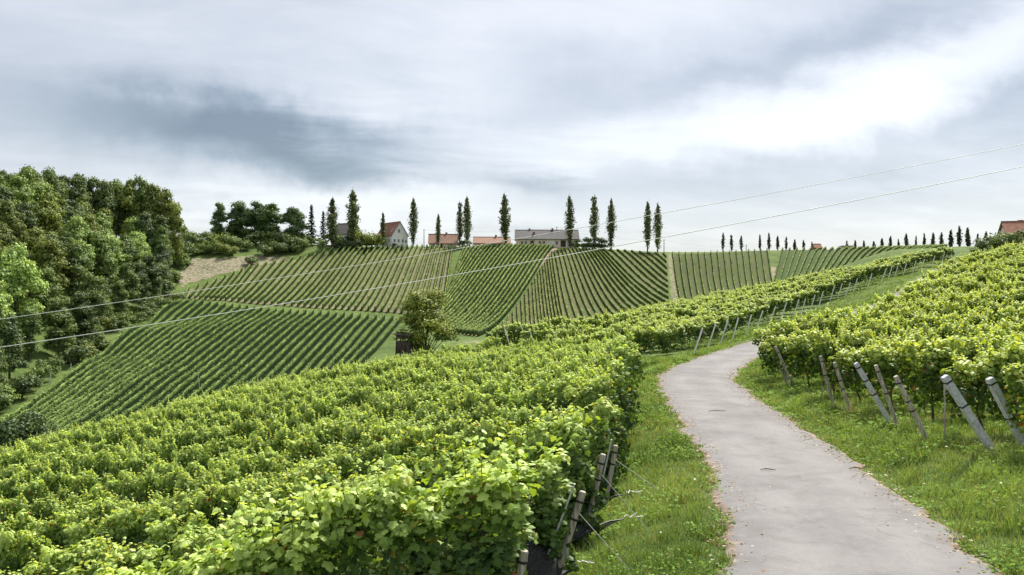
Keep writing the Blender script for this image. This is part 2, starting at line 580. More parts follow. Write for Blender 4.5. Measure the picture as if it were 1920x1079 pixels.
CP += [(x, y, -8.6 - 0.151 * (214 - y)) for x in (-85, -68, -52, -36) for y in (122, 148, 175, 200) if not (x == -36 and y < 140)]
CP = np.array(CP, dtype=float)


def phi(r2):
    return np.sqrt(r2 + 16.0)


_n = len(CP)
_sc = 100.0
A = np.zeros((_n + 3, _n + 3))
d2 = (CP[:, None, 0] - CP[None, :, 0]) ** 2 + (CP[:, None, 1] - CP[None, :, 1]) ** 2
A[:_n, :_n] = phi(d2)
A[np.arange(_n), np.arange(_n)] -= 0.6          # a little smoothing
Pm = np.c_[np.ones(_n), CP[:, 0] / _sc, CP[:, 1] / _sc]
A[:_n, _n:] = Pm
A[_n:, :_n] = Pm.T
W = np.linalg.solve(A, np.r_[CP[:, 2], 0, 0, 0])


def rbf(x, y):
    x = np.asarray(x, float)
    y = np.asarray(y, float)
    sh = x.shape
    x = x.ravel()
    y = y.ravel()
    out = np.empty_like(x)
    for i in range(0, len(x), 20000):
        xs, ys = x[i:i + 20000], y[i:i + 20000]
        r2 = (xs[:, None] - CP[None, :, 0]) ** 2 + (ys[:, None] - CP[None, :, 1]) ** 2
        out[i:i + 20000] = phi(r2) @ W[:_n] + W[_n] + W[_n + 1] * xs / _sc + W[_n + 2] * ys / _sc
    return out.reshape(sh)


def sstep(a, b, v):
    t = np.clip((v - a) / (b - a), 0, 1)
    return t * t * (3 - 2 * t)


def catmull(pts, n=14):
    pts = np.array(pts, float)
    out = []
    for i in range(len(pts) - 1):
        p0, p1, p2, p3 = pts[max(i - 1, 0)], pts[i], pts[i + 1], pts[min(i + 2, len(pts) - 1)]
        for k in range(n):
            t = k / n
            out.append(0.5 * ((2 * p1) + (-p0 + p2) * t + (2 * p0 - 5 * p1 + 4 * p2 - p3) * t * t + (-p0 + 3 * p1 - 3 * p2 + p3) * t ** 3))
    out.append(pts[-1])
    return np.array(out)


RC = catmull(ROADP, 16)                       # road centreline
_seg = np.diff(RC, axis=0)
_len = np.r_[0, np.cumsum(np.hypot(_seg[:, 0], _seg[:, 1]))]
_s = np.arange(0, _len[-1], 0.4)
RC = np.c_[np.interp(_s, _len, RC[:, 0]), np.interp(_s, _len, RC[:, 1]), np.interp(_s, _len, RC[:, 2])]
for _ in range(6):
    RC[1:-1, 2] = 0.25 * RC[:-2, 2] + 0.5 * RC[1:-1, 2] + 0.25 * RC[2:, 2]


def road_dist(x, y):
    """distance to the centreline and its height there"""
    x = np.asarray(x, float).ravel()
    y = np.asarray(y, float).ravel()
    dist = np.full(len(x), 1e9)
    zz = np.zeros(len(x))
    for i in range(0, len(x), 8000):
        r2 = (x[i:i + 8000, None] - RC[None, :, 0]) ** 2 + (y[i:i + 8000, None] - RC[None, :, 1]) ** 2
        k = r2.argmin(1)
        dist[i:i + 8000] = np.sqrt(r2[np.arange(len(k)), k])
        zz[i:i + 8000] = RC[k, 2]
    return dist, zz


def road_x(y):
    """centreline x at a given y (the road always goes forward)"""
    return np.interp(y, RC[:, 1], RC[:, 0])


def graded(parts):
    out = []
    for a, b, st in parts:
        out.append(np.arange(a, b - 1e-6, st))
    return np.unique(np.round(np.concatenate(out), 4))


GX = graded([(-4000, -1200, 400), (-1200, -400, 100), (-400, -200, 14), (-200, -60, 2.5), (-60, -14, 1.0), (-14, 22, 0.36), (22, 70, 1.0), (70, 240, 3), (240, 400, 14), (400, 1200, 100), (1200, 4001, 400)])
GY = graded([(-600, -60, 60), (-60, -10, 5), (-10, 4, 1.0), (4, 52, 0.36), (52, 140, 1.0), (140, 330, 2.2), (330, 460, 8), (460, 1200, 60), (1200, 5001, 400)])
XX, YY = np.meshgrid(GX, GY)
XC = np.clip(XX, -230, 230)
YC = np.clip(YY, -40, 410)
ZZ = rbf(XC, YC)
out_d = np.hypot(XX - XC, YY - YC)
ZZ = ZZ + (-12 - ZZ) * sstep(0, 700, out_d)
# fine unevenness
ZZ += 0.05 * np.sin(XX * 1.7 + 0.6 * YY) * np.sin(YY * 1.3 - 0.4 * XX) * sstep(5, 12, np.hypot(XX, YY))
near = (XX > -4) & (XX < 140) & (YY > -22) & (YY < 190)
rd, rz = road_dist(XX[near], YY[near])
wgt = 1 - sstep(1.9, 3.6, rd)
ZZ[near] = ZZ[near] * (1 - wgt) + (rz - 0.045) * wgt


def H(x, y):
    """height of the ground sheet (bilinear)"""
    x = np.atleast_1d(np.asarray(x, float))
    y = np.atleast_1d(np.asarray(y, float))
    i = np.clip(np.searchsorted(GX, x) - 1, 0, len(GX) - 2)
    j = np.clip(np.searchsorted(GY, y) - 1, 0, len(GY) - 2)
    u = (x - GX[i]) / (GX[i + 1] - GX[i])
    v = (y - GY[j]) / (GY[j + 1] - GY[j])
    return (ZZ[j, i] * (1 - u) * (1 - v) + ZZ[j, i + 1] * u * (1 - v) + ZZ[j + 1, i] * (1 - u) * v + ZZ[j + 1, i + 1] * u * v)


def h1(x, y):
    return float(H(x, y)[0])


def cast(px, py, d0=6.0, d1=420.0):
    """point of the ground seen at a place of the photograph"""
    d = np.concatenate([np.arange(d0, 60, 0.1), np.arange(60, d1, 0.5)])
    d = d[d >= d0]
    x = (px - 960) / F * d
    z = -(py - 539.5) / F * d
    hit = np.nonzero(H(x, d) >= z)[0]
    k = hit[0] if len(hit) else len(d) - 1
    return float(x[k]), float(d[k]), h1(x[k], d[k])


# bare soil mask on the ground sheet
def in_poly(x, y, poly):
    x = np.asarray(x)
    y = np.asarray(y)
    ins = np.zeros(x.shape, bool)
    n = len(poly)
    for i in range(n):
        x1, y1 = poly[i]
        x2, y2 = poly[(i + 1) % n]
        c = ((y1 > y) != (y2 > y)) & (x < (x2 - x1) * (y - y1) / (y2 - y1 + 1e-12) + x1)
        ins ^= c
    return ins


def wpt(px, d):
    return ((px - 960) / F * d, d)


soil = np.zeros(XX.shape)
bare = [wpt(325, 251), wpt(332, 262), wpt(345, 277), wpt(410, 282), wpt(480, 290), wpt(560, 291), wpt(545, 286), wpt(470, 276), wpt(400, 266), wpt(345, 255)]
soil[in_poly(XX, YY, bare)] = 0.60
for a, b, w, s in (((322, 243), (338, 247), 2.6, 0.9), ((1256, 302), (1268, 224), 1.4, 0.55), ((1446, 270), (1449, 232), 2.4, 0.7), ((1040, 300), (985, 255), 1.3, 0.75),
                   ((860, 152), (930, 146), 2.0, 0.55), ((985, 255), (905, 195), 1.0, 0.45), ((1066, 304), (1075, 292), 1.2, 0.8)):
    ax, ay = wpt(*a)
    bx, by = wpt(*b)
    t = np.clip(((XX - ax) * (bx - ax) + (YY - ay) * (by - ay)) / ((bx - ax) ** 2 + (by - ay) ** 2), 0, 1)
    dd = np.hypot(XX - ax - t * (bx - ax), YY - ay - t * (by - ay))
    soil = np.maximum(soil, s * (1 - sstep(w * 0.5, w * 1.5, dd)))
# trodden edge of the road
edge_soil = np.zeros(XX.shape)
edge_soil[near] = 0.5 * (1 - sstep(1.3, 1.6, rd))
soil = np.maximum(soil, edge_soil)
gv = np.stack([XX, YY, ZZ], -1).reshape(-1, 3)
ni, nj = len(GX), len(GY)
ii, jj = np.meshgrid(np.arange(ni - 1), np.arange(nj - 1))
k0 = (jj * ni + ii).ravel()
gf = np.stack([k0, k0 + 1, k0 + 1 + ni, k0 + ni], -1)
gc = np.zeros((len(gv), 3))
gc[:, 0] = soil.ravel()
tag(new_obj('ground', mesh_data('ground', gv, gf, [M_GROUND], gc, True)), kind='structure')

# ------------------------------------------------------------------ road
def build_road():
    n = len(RC)
    t = np.gradient(RC[:, :2], axis=0)
    t /= np.linalg.norm(t, axis=1)[:, None]
    nrm = np.c_[t[:, 1], -t[:, 0]]           # to the right
    prof = np.array([-1.62, -1.5, -1.38, -1.1, -0.8, -0.5, -0.2, 0.1, 0.4, 0.7, 1.0, 1.3, 1.42, 1.55, 1.68])
    dz = np.array([-0.07, 0.0, 0.012, 0.02, 0.022, 0.026, 0.03, 0.03, 0.028, 0.024, 0.02, 0.015, 0.01, 0.0, -0.07])
    edge = np.array([1.0, 0.85, 0.5, 0.25, 0.08, 0, 0, 0, 0, 0, 0.08, 0.25, 0.5, 0.85, 1.0])
    trk = np.array([0, 0, 0, 0.2, 0.7, 0.9, 0.4, 0.1, 0.4, 0.9, 0.7, 0.2, 0, 0, 0])
    s = np.arange(n) * 0.4
    wl = 1 + 0.05 * np.sin(s * 1.3) + 0.04 * np.sin(s * 3.7 + 1) + 0.03 * RNG.normal(size=n)
    wr = 1 + 0.05 * np.sin(s * 1.1 + 2) + 0.04 * np.sin(s * 4.1) + 0.03 * RNG.normal(size=n)
    widen = (1 + 0.12 * np.exp(-((RC[:, 1] - 9) / 5.0) ** 2)) * (1 - 0.33 * sstep(45, 68, RC[:, 1]))
    vs, cs = [], []
    for k, p in enumerate(prof):
        w = np.where(p < 0, wl, wr) if abs(p) > 1.2 else 1.0
        off = p * w * widen
        q = RC.copy()
        q[:, :2] += nrm * np.asarray(off).reshape(-1, 1)
        q[:, 2] += dz[k]
        vs.append(q)
        cs.append(np.tile([edge[k], trk[k], 0], (n, 1)))
    vs = np.stack(vs, 1)
    cs = np.stack(cs, 1)
    m = len(prof)
    i, j = np.meshgrid(np.arange(m - 1), np.arange(n - 1))
    k0 = (j * m + i).ravel()
    f = np.stack([k0, k0 + 1, k0 + 1 + m, k0 + m], -1)
    tag(new_obj('road', mesh_data('road', vs.reshape(-1, 3), f, [M_ROAD], cs.reshape(-1, 3), True)), kind='structure')


build_road()

# ------------------------------------------------------------------ leaf tools
# palmate vine leaf: x across, y along, z out of the blade
_o = np.array([(0.0, 0.0), (0.20, -0.12), (0.40, -0.04), (0.36, 0.14), (0.52, 0.30), (0.50, 0.48), (0.30, 0.50), (0.26, 0.72), (0.0, 0.98),
               (-0.26, 0.72), (-0.30, 0.50), (-0.50, 0.48), (-0.52, 0.30), (-0.36, 0.14), (-0.40, -0.04), (-0.20, -0.12)])
LEAF_V = np.array([(0, 0.34, 0.0)] + [(x, y, -0.34 * abs(x) ** 1.2 - 0.16 * max(0, y - 0.4)) for x, y in _o])
LEAF_V[:, 1] -= 0.3
LEAF_F = np.array([(0, 1 + k, 1 + (k + 1) % 16) for k in range(16)])
# cheaper leaf
LEAF2_V = np.array([(0, 0.3, 0.03), (0, -0.05, 0), (0.46, 0.05, -0.12), (0.42, 0.5, -0.12), (0, 0.95, -0.1), (-0.42, 0.5, -0.12), (-0.46, 0.05, -0.12)])
LEAF2_V[:, 1] -= 0.35
LEAF2_F = np.array([(0, 1, 2), (0, 2, 3), (0, 3, 4), (0, 4, 5), (0, 5, 6), (0, 6, 1)])
QUAD_V = np.array([(-0.5, -0.42, 0), (0.45, -0.5, -0.08), (0.55, 0.42, 0.04), (-0.42, 0.55, -0.1)])
QUAD_F = np.array([(0, 1, 2), (0, 2, 3)])


def unit(v):
    return v / (np.linalg.norm(v, axis=1)[:, None] + 1e-9)


def scatter(tv, tf, pos, nrm, size, col, rng, droop=None):
    """copies of a template with given normals; returns verts, faces, colours"""
    n = len(pos)
    nrm = unit(nrm)
    r = rng.normal(size=(n, 3))
    if droop is not None:
        r[:, 2] -= droop
    ty = unit(r - nrm * (r * nrm).sum(1)[:, None])
    tx = np.cross(ty, nrm)
    v = pos[:, None, :] + size[:, None, None] * (tv[None, :, 0:1] * tx[:, None] + tv[None, :, 1:2] * ty[:, None] + tv[None, :, 2:3] * nrm[:, None])
    f = tf[None] + (np.arange(n) * len(tv))[:, None, None]
    c = np.repeat(col, len(tv), axis=0)
    return v.reshape(-1, 3), f.reshape(-1, 3), c


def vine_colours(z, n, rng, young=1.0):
    """young shoots at the top are lime, older leaves below deeper green with shade painted in, a few yellow or rusty"""
    t = np.clip((z - 1.35) / 0.6, 0, 1) * 0.85 * young + rng.uniform(-0.12, 0.28, n)  # height gradient also paints in sunlit tops and shaded faces
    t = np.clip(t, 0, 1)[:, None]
    old_shaded = np.array([0.042, 0.088, 0.021])
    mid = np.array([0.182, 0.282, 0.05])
    young_lit = np.array([0.545, 0.665, 0.205])
    c = np.where(t < 0.5, old_shaded + (mid - old_shaded) * t * 2, mid + (young_lit - mid) * (t - 0.5) * 2)
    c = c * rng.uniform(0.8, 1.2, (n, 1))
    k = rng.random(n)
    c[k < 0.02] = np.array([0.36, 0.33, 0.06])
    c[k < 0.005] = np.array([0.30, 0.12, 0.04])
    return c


def hedge_points(n, L, rng, zb=0.62, zt=1.95, wmax=0.24, lobes=15):
    """leaf places and normals on a lumpy trellis hedge of length L along x"""
    nl = int(n * 0.62)
    lx = rng.uniform(-L / 2, L / 2, lobes)
    la = rng.uniform(-0.25, math.pi + 0.25, lobes)     # around the cross section
    lz = 1.30 + 0.62 * np.sin(la) * rng.uniform(0.75, 1.12, lobes)
    lw = wmax * np.cos(la) * rng.uniform(0.8, 1.3, lobes)
    k = rng.integers(0, lobes, nl)
    d = unit(rng.normal(size=(nl, 3)))
    rr = rng.uniform(0.06, 0.19, (nl, 1))
    p1 = np.c_[lx[k], lw[k], lz[k]] + d * rr
    n1 = d + np.c_[np.zeros(nl), lw[k] * 1.5, np.full(nl, 0.8)]
    m = n - nl
    a = rng.uniform(-0.95, math.pi + 0.95, m)
    p2 = np.c_[rng.uniform(-L / 2, L / 2, m), wmax * 0.95 * np.cos(a) * rng.uniform(0.45, 1.05, m), 1.18 + 0.78 * np.sin(a) * rng.uniform(0.5, 1.02, m)]
    n2 = np.c_[rng.normal(0, 0.4, m), np.cos(a) + rng.normal(0, 0.3, m), np.sin(a) + 0.5 + rng.normal(0, 0.3, m)]
    p = np.r_[p1, p2]
    nn = np.r_[n1, n2] + rng.normal(0, 0.35, (n, 3))
    return p, nn


def shoot_points(k, L, rng):
    P, N, S, ST = [], [], [], []
    for _ in range(k):
        x, y = rng.uniform(-L / 2, L / 2), rng.uniform(-0.22, 0.22)
        hgt = rng.uniform(0.25, 0.6)
        lean = rng.normal(0, 0.18, 2)
        z0 = 1.8
        ST.append([(x, y, z0 - 0.2), (x + lean[0] * hgt * 0.5, y + lean[1] * hgt * 0.5, z0 + hgt * 0.55), (x + lean[0] * hgt, y + lean[1] * hgt, z0 + hgt)])
        for t in np.linspace(0.15, 1.0, int(5 + hgt * 9)):
            a = rng.uniform(0, 6.28)
            P.append((x + lean[0] * hgt * t + 0.06 * math.cos(a), y + lean[1] * hgt * t + 0.06 * math.sin(a), z0 + hgt * t))
            N.append((0.7 * math.cos(a), 0.7 * math.sin(a), 0.9))
            S.append(0.115 * (1.1 - 0.65 * t))
    return np.array(P), np.array(N), np.array(S), ST


def make_vine_variant(seed, n, tmpl, smin, smax, shoots=2, L=1.12):
    rng = np.random.default_rng(seed)
    p, nn = hedge_points(n, L, rng)
    s = rng.uniform(smin, smax, n)
    if shoots:
        sp, sn, ss, st = shoot_points(shoots, L, rng)
        p, nn, s = np.r_[p, sp], np.r_[nn, sn], np.r_[s, ss * (smax / 0.125)]
    else:
        st = []
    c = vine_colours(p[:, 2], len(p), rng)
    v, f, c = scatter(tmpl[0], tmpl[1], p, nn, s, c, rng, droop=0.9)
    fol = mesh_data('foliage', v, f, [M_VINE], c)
    b = MB()
    y = rng.normal(0, 0.02)
    b.tube([(0, y, -0.15), (0.03 * rng.normal(), y + 0.02, 0.35), (0.04 * rng.normal(), y, 0.75), (0.05, y, 0.95)], [0.034, 0.028, 0.024, 0.02], 6)
    for sx in (-1, 1):
        b.tube([(0.02, y, 0.9), (sx * 0.2, y + 0.02, 1.0), (sx * 0.5, y, 0.97)], [0.016, 0.013, 0.01], 5)
    for q in range(5):
        x0 = rng.uniform(-0.45, 0.45)
        b.tube([(x0, y, 0.97), (x0 + rng.normal(0, 0.06), y + rng.normal(0, 0.06), 1.5), (x0 + rng.normal(0, 0.1), y + rng.normal(0, 0.1), 1.95)], [0.007, 0.005, 0.003], 4)
    for q in st:
        b.tube(q, [0.005, 0.004, 0.002], 4)
    return b.data('vine_plant', M_CANE), fol


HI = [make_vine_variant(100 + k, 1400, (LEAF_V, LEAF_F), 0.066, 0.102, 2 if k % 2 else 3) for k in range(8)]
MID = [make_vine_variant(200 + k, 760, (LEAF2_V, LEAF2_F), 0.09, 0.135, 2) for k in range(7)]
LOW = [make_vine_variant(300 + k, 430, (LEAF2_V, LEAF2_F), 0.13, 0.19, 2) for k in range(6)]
LEAF_MESHES = []
for k in range(8):
    rng = np.random.default_rng(900 + k)
    vv = LEAF_V.copy()
    vv[:, 2] += 0.05 * np.sin(vv[:, 0] * 9 + k) - 0.08 * (k % 3) * vv[:, 1] ** 2
    cc = np.array([[0.33, 0.44, 0.075], [0.25, 0.37, 0.05], [0.20, 0.31, 0.045], [0.29, 0.40, 0.06]][k % 4])
    LEAF_MESHES.append(mesh_data('leaf', vv * 0.102, LEAF_F, [M_VINE], np.tile(cc, (len(vv), 1))))


def slope_x(x, y):
    return math.atan((h1(x + 0.6, y) - h1(x - 0.6, y)) / 1.2)


def vine_row(y, x0, x1, label, group, tint, end='right', leaves=0, hs=1.0, us=1.0, ws=1.0):
    """a trellis row along x from x0 (left) to x1 (right); plants are its parts"""
    bx = x1 if end == 'right' else x0
    root = empty('vine_row', (bx, y, h1(bx, y)))
    tag(root, label, 'vine row', group)
    n = max(1, int(round((x1 - x0) / us)))
    st = (x1 - x0) / n
    o = np.array(root.location)
    for k in range(n):
        x = x0 + (k + 0.5) * st
        yy = y + random.gauss(0, 0.03)
        z = h1(x, yy)
        d = math.hypot(x, y)
        lib = HI if d < 20 else (MID if d < 62 else LOW)
        tm, fm = random.choice(lib)
        a = slope_x(x, y)
        flip = random.random() < 0.5
        rot = (0, -a if not flip else a, math.pi if flip else 0)
        sc_ = (1.02 * st, random.uniform(0.92, 1.12) * us * ws, random.uniform(0.84, 1.12) * hs)
        if (k == n - 1 and end == 'right') or (k == 0 and end == 'left'):
            sc_ = (sc_[0] * 1.25, sc_[1] * 1.15, sc_[2])
        loc = (x - o[0], yy - o[1], z - o[2] - (0.2 if end == 'left' and y < 32 else 0.0))
        if d < 30:
            p = new_obj('vine_plant', tm, root, loc, rot, sc_)
            q = new_obj('foliage', fm, p)
        else:
            q = new_obj('foliage', fm, root, loc, rot, sc_)
        q.color = tint
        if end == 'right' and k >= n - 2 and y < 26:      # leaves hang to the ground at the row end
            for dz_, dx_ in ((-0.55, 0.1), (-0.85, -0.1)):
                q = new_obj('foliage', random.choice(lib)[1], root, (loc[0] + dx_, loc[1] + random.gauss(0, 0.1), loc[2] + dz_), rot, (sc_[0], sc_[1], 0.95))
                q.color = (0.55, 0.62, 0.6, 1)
    for k in range(leaves):
        x = x1 - abs(random.gauss(0, 2.6)) + 0.15
        if x < x0:
            continue
        sd_ = random.choice((-1, -1, 1))
        a = random.uniform(0.5, 2.2)
        rz_ = 1.30 + 0.70 * math.sin(a)
        ry_ = 0.42 * math.cos(a)
        lf = new_obj('leaf', random.choice(LEAF_MESHES), root, (x - o[0], ry_ * -sd_, h1(x, y) - o[2] + rz_ + random.uniform(-0.02, 0.1)))
        lf.rotation_euler = (random.gauss(0.45 * sd_ * -1, 0.45) * -1 * -sd_, random.gauss(0, 0.4), random.uniform(0, 6.28))
        s_ = random.uniform(0.8, 1.2)
        lf.scale = (s_, s_, s_)
        lf.color = tint
    return root


# ------------------------------------------------------------------ foreground vineyard (left of the road)
LE_Y = [5, 9, 13, 16, 20, 27, 29, 34, 45, 52, 58, 62]
LE_X = [-0.6, 0.15, 1.35, 2.2, 3.1, 4.5, 4.9, 5.5, 6.3, 4.0, 1.5, -4.5]
FAR_X = [-40, -34, -27, -19, -11, -6]
FAR_Y = [36, 43, 50, 57, 61, 63]
left_ys = []
y = 8.9
while y < 62:
    left_ys.append(y)
    y += float(np.interp(y, [9, 18], [2.1, 1.85]))
LEFT_ROWS = []
for i, y in enumerate(left_ys):
    x1 = float(np.interp(y, LE_Y, LE_X))
    x0 = -0.66 * y - 4.5
    if y > 36:
        x0 = max(x0, float(np.interp(y, FAR_Y, FAR_X)))
    if x1 - x0 < 3:
        continue
    LEFT_ROWS.append((y, x0, x1))
    lab = ('nearest vine row at the bottom edge of the lime-green foreground vineyard' if i == 0 else
           f'{ordinal(i)} vine row from the front of the lime-green foreground vineyard')
    vine_row(y, x0, x1, lab, 'vine rows of the foreground vineyard', (0.97, 1.0, 0.92, 1), 'right', leaves=(230, 120, 60)[i] if i < 3 else 0, hs=float(np.interp(y, [9, 18], [1.0, 0.92])), us=float(np.interp(y, [9, 18], [1.0, 0.72])), ws=float(np.interp(y, [9, 18], [1.0, 0.70])))

def tall_shoot(seed):
    rng = np.random.default_rng(seed)
    P, N, S = [], [], []
    b = MB()
    for q in range(3):
        x, y_ = rng.normal(0, 0.12, 2)
        hgt = rng.uniform(0.6, 1.0)
        ln = rng.normal(0, 0.12, 2)
        b.tube([(x, y_, 0), (x + ln[0] * 0.5, y_ + ln[1] * 0.5, hgt * 0.55), (x + ln[0], y_ + ln[1], hgt)], [0.006, 0.005, 0.002], 4)
        for t in np.linspace(0.1, 1, 13):
            a = rng.uniform(0, 6.28)
            P.append((x + ln[0] * t + 0.07 * math.cos(a), y_ + ln[1] * t + 0.07 * math.sin(a), hgt * t))
            N.append((0.6 * math.cos(a), 0.6 * math.sin(a), 1.0))
            S.append(0.15 * (1.1 - 0.6 * t))
    n = len(P)
    c = np.array([[0.46, 0.60, 0.16]]) * rng.uniform(0.85, 1.15, (n, 1))
    v, f, c = scatter(LEAF_V, LEAF_F, np.array(P), np.array(N), np.array(S), c, rng, droop=0.6)
    tv, tf = b.tris()
    V = np.r_[v, tv]
    return mesh_data('young_shoot', V, np.r_[f, tf + len(v)], [M_VINE], np.r_[c, np.tile([0.2, 0.25, 0.06], (len(tv), 1))])


SHOOT = [tall_shoot(k) for k in range(4)]
first_row = [o for o in bpy.data.objects if o.name == 'vine_row'][0]
for k, (dx_, dy_, dz_) in enumerate(((-3.15, -0.1, 1.75), (-2.7, 0.0, 1.7), (-2.45, -0.25, 1.55), (-2.05, -0.2, 1.6), (-1.5, -0.05, 1.65), (-0.35, -0.1, 1.75), (-0.15, 0.05, 1.7), (-3.5, 0.05, 1.6))):
    xx = first_row.location.x + dx_
    new_obj('young_shoot', SHOOT[k % 4], first_row, (dx_, dy_, dz_ - 0.1 + h1(xx, first_row.location.y) - first_row.location.z), (0, 0, k * 1.3))

# ------------------------------------------------------------------ right vineyard
RB_Y = [11, 15, 30, 33, 35, 38, 41, 44, 50, 62, 75, 82]
RB_X = [10.4, 9.8, 9.9, 10.4, 11.2, 13.9, 17.2, 19.8, 24.2, 32.2, 42.0, 48.5]
right_ys = list(np.arange(15.3, 81, 2.05))
nr = 0
for i, y in enumerate(right_ys):
    x0 = float(np.interp(y, RB_Y, RB_X))
    x1 = 0.66 * y + 6.0
    if x1 - x0 < 2:
        continue
    lab = ('nearest vine row of the yellow-green vineyard right of the road' if nr == 0 else
           f'{ordinal(nr)} vine row from the front in the yellow-green vineyard right of the road')
    vine_row(y, x0, x1, lab, 'vine rows right of the road', (0.98, 0.97, 0.68, 1), 'left', leaves=70 if nr < 2 else 0, hs=1.02, us=0.8, ws=1.1)
    nr += 1

# ------------------------------------------------------------------ vineyard beyond the bend, with its road-side end posts
MIDPOST = [(1300, 667), (1326, 656), (1350, 647), (1372, 642), (1397, 632), (1416, 625), (1442, 610), (1463, 603), (1487, 596), (1501, 592), (1519, 584), (1535, 576),
           (1556, 567), (1570, 562), (1585, 557), (1600, 549), (1627, 540), (1652, 531), (1665, 526), (1677, 522), (1693, 517), (1711, 512), (1726, 507), (1747, 501), (1765, 495), (1788, 489)]
ML_Y = [44, 46, 60, 75, 82, 90, 102, 115, 128, 140]
ML_X = [7.6, 7.2, 2.0, -2.2, 2.0, 12, 22, 40, 58, 70]


def lean_post(name, base, top, r, mat, sides=8, straps=(), square=False, sink=0.25):
    """an end post from its foot to its top, sunk a little into the ground"""
    base, top = Vector(base), Vector(top)
    d = (top - base)
    root = empty(name, base)
    b = MB()
    a0 = -d.normalized() * sink
    if square:
        q = d.to_track_quat('Z', 'Y')
        o = len(b.v)
        for p, s in ((a0, r), (d - d.normalized() * 0.02, r), (d, r * 0.86)):
            for sx, sy in ((-1, -1), (1, -1), (1, 1), (-1, 1)):
                b.v.append(tuple(p + q @ Vector((sx * s, sy * s, 0))))
        for lv in range(2):
            for s in range(4):
                b.f.append((lv * 4 + s, lv * 4 + (s + 1) % 4, lv * 4 + 4 + (s + 1) % 4, lv * 4 + 4 + s))
        b.f.append((3, 2, 1, 0))
        b.f.append((8, 9, 10, 11))
    else:
        b.tube([a0, d * 0.3 + Vector((random.gauss(0, 0.006), 0, 0)), d * 0.7 + Vector((random.gauss(0, 0.006), 0, 0)), d - d.normalized() * 0.015, d], [r * 1.05, r, r * 0.97, r * 0.95, r * 0.8], sides)
    b.build('shaft', mat, root, smooth=False)
    for t in straps:
        s = MB()
        p = d * t
        u = d.normalized()
        rr = r * (1.48 if square else 1.12)
        s.tube([p - u * 0.014, p + u * 0.014], [rr, rr], 4 if square else sides)
        if square:
            s = MB()
            q = d.to_track_quat('Z', 'Y').to_matrix()
            s.box(p, (r * 2 + 0.014, r * 2 + 0.014, 0.03), q)
        s.build('strap', M_STRAP, root)
    return root


mid_n = 0
mid_y = []
for i, (px, py) in enumerate(MIDPOST):
    x, y, z = cast(px, py, 38, 150)
    if mid_y and y < mid_y[-1] + 1.1:
        y = mid_y[-1] + 1.1
        x = (px - 960) / F * y
        z = h1(x, y)
    mid_y.append(y)
    ln = 1.75 + random.uniform(-0.1, 0.15)
    ti = R(random.uniform(13, 19))
    p = lean_post('vineyard_post', (x, y, z), (x + ln * math.sin(ti), y - 0.1, z + ln * math.cos(ti)), 0.056, M_POST_PALE, 6)
    tag(p, f'pale slanting end post, {ordinal(i)} from the bend along the far side of the road', 'post', 'end posts along the far side of the road')
    xl = float(np.interp(y, ML_Y, ML_X))
    xr = x - 0.25
    if xr - xl > 2:
        vine_row(y, xl, xr, f'vine row behind the {ordinal(i)} roadside post from the bend', 'vine rows beyond the road bend', (0.97, 0.97, 0.85, 1), 'right')
# other rows' left ends: short pale posts leaning left above the foreground vines
for i, (px, dd) in enumerate(((1187, 46), (1055, 60), (1006, 63), (990, 66), (957, 69), (941, 72), (926, 75))):
    x, y = wpt(px, dd)
    z = h1(x, y)
    p = lean_post('vineyard_post', (x, y, z), (x - 0.55, y - 0.1, z + 1.85), 0.05, M_POST_PALE, 6)
    tag(p, 'pale end post leaning left at the corner beside the road bend' if i == 0 else f'pale post leaning left behind the foreground vines, {ordinal(i - 1)} from the right', 'post', 'left-leaning end posts')

# ------------------------------------------------------------------ right-hand end posts with black straps
RIGHT_POSTS = [  # base px, top px, radius, material, square, straps, label
    ((1477, 724), (1440, 632), 0.043, M_POST_WOOD, False, (0.55, 0.8, 0.93), 'leftmost wooden end post of the right vineyard, nearest the bend'),
    ((1489, 728), (1453, 650), 0.046, M_POST_WOOD, False, (0.6, 0.85), 'slim wooden end post just right of the leftmost one, near the bend'),
    ((1563, 762), (1537, 668), 0.048, M_POST_WOOD, False, (0.62, 0.9), 'brown wooden end post half hidden by leaves above a short stake'),
    ((1597, 779), (1563, 680), 0.045, M_POST_WOOD, False, (0.5, 0.66, 0.9), 'pale wooden end post left of the bluish grey concrete post'),
    ((1672, 799), (1603, 682), 0.050, M_POST_GREY, True, (0.5, 0.72, 0.93), 'bluish grey concrete post crossing behind a wooden post'),
    ((1684, 804), (1640, 686), 0.047, M_POST_WOOD, False, (0.55, 0.9), 'pale wooden end post in front of the bluish grey post'),
    ((1740, 830), (1677, 706), 0.052, M_POST_WOOD, False, (0.48, 0.62, 0.9), 'brown weathered wooden end post, third from the right edge'),
    ((1864, 852), (1768, 706), 0.064, M_POST_GREY, True, (0.62, 0.93), 'thick light grey concrete end post leaning over the right verge'),
    ((1925, 846), (1852, 711), 0.064, M_POST_GREY, True, (0.45, 0.93), 'thick grey concrete end post at the right edge behind leaves'),
]
for b, t, r, m, sq, st, lab in RIGHT_POSTS:
    x, y, z = cast(b[0], b[1], 10, 60)
    top = (x + (t[0] - b[0]) / F * y, y - 0.05, z + (b[1] - t[1]) / F * y)
    tag(lean_post('vineyard_post', (x, y, z), top, r, m, 9, st, sq), lab, 'post', 'end posts of the right vineyard')
for px, py, hh, lab in ((1541, 748, 0.5, 'short pale stake standing in the grass below a wooden post'), (1771, 830, 1.25, 'thin pale planting stake beside the thick grey post'),
                        (1485, 722, 1.3, 'upright wooden stake among the vines by the bend')):
    x, y, z = cast(px, py, 10, 60)
    tag(MB().tube([(0, 0, -0.2), (0.005, 0, hh * 0.5), (0.0, 0.01, hh)], [0.022, 0.02, 0.018], 6).build('stake', M_POST_WOOD, None, (x, y, z)), lab, 'stake', 'thin stakes in the right verge')

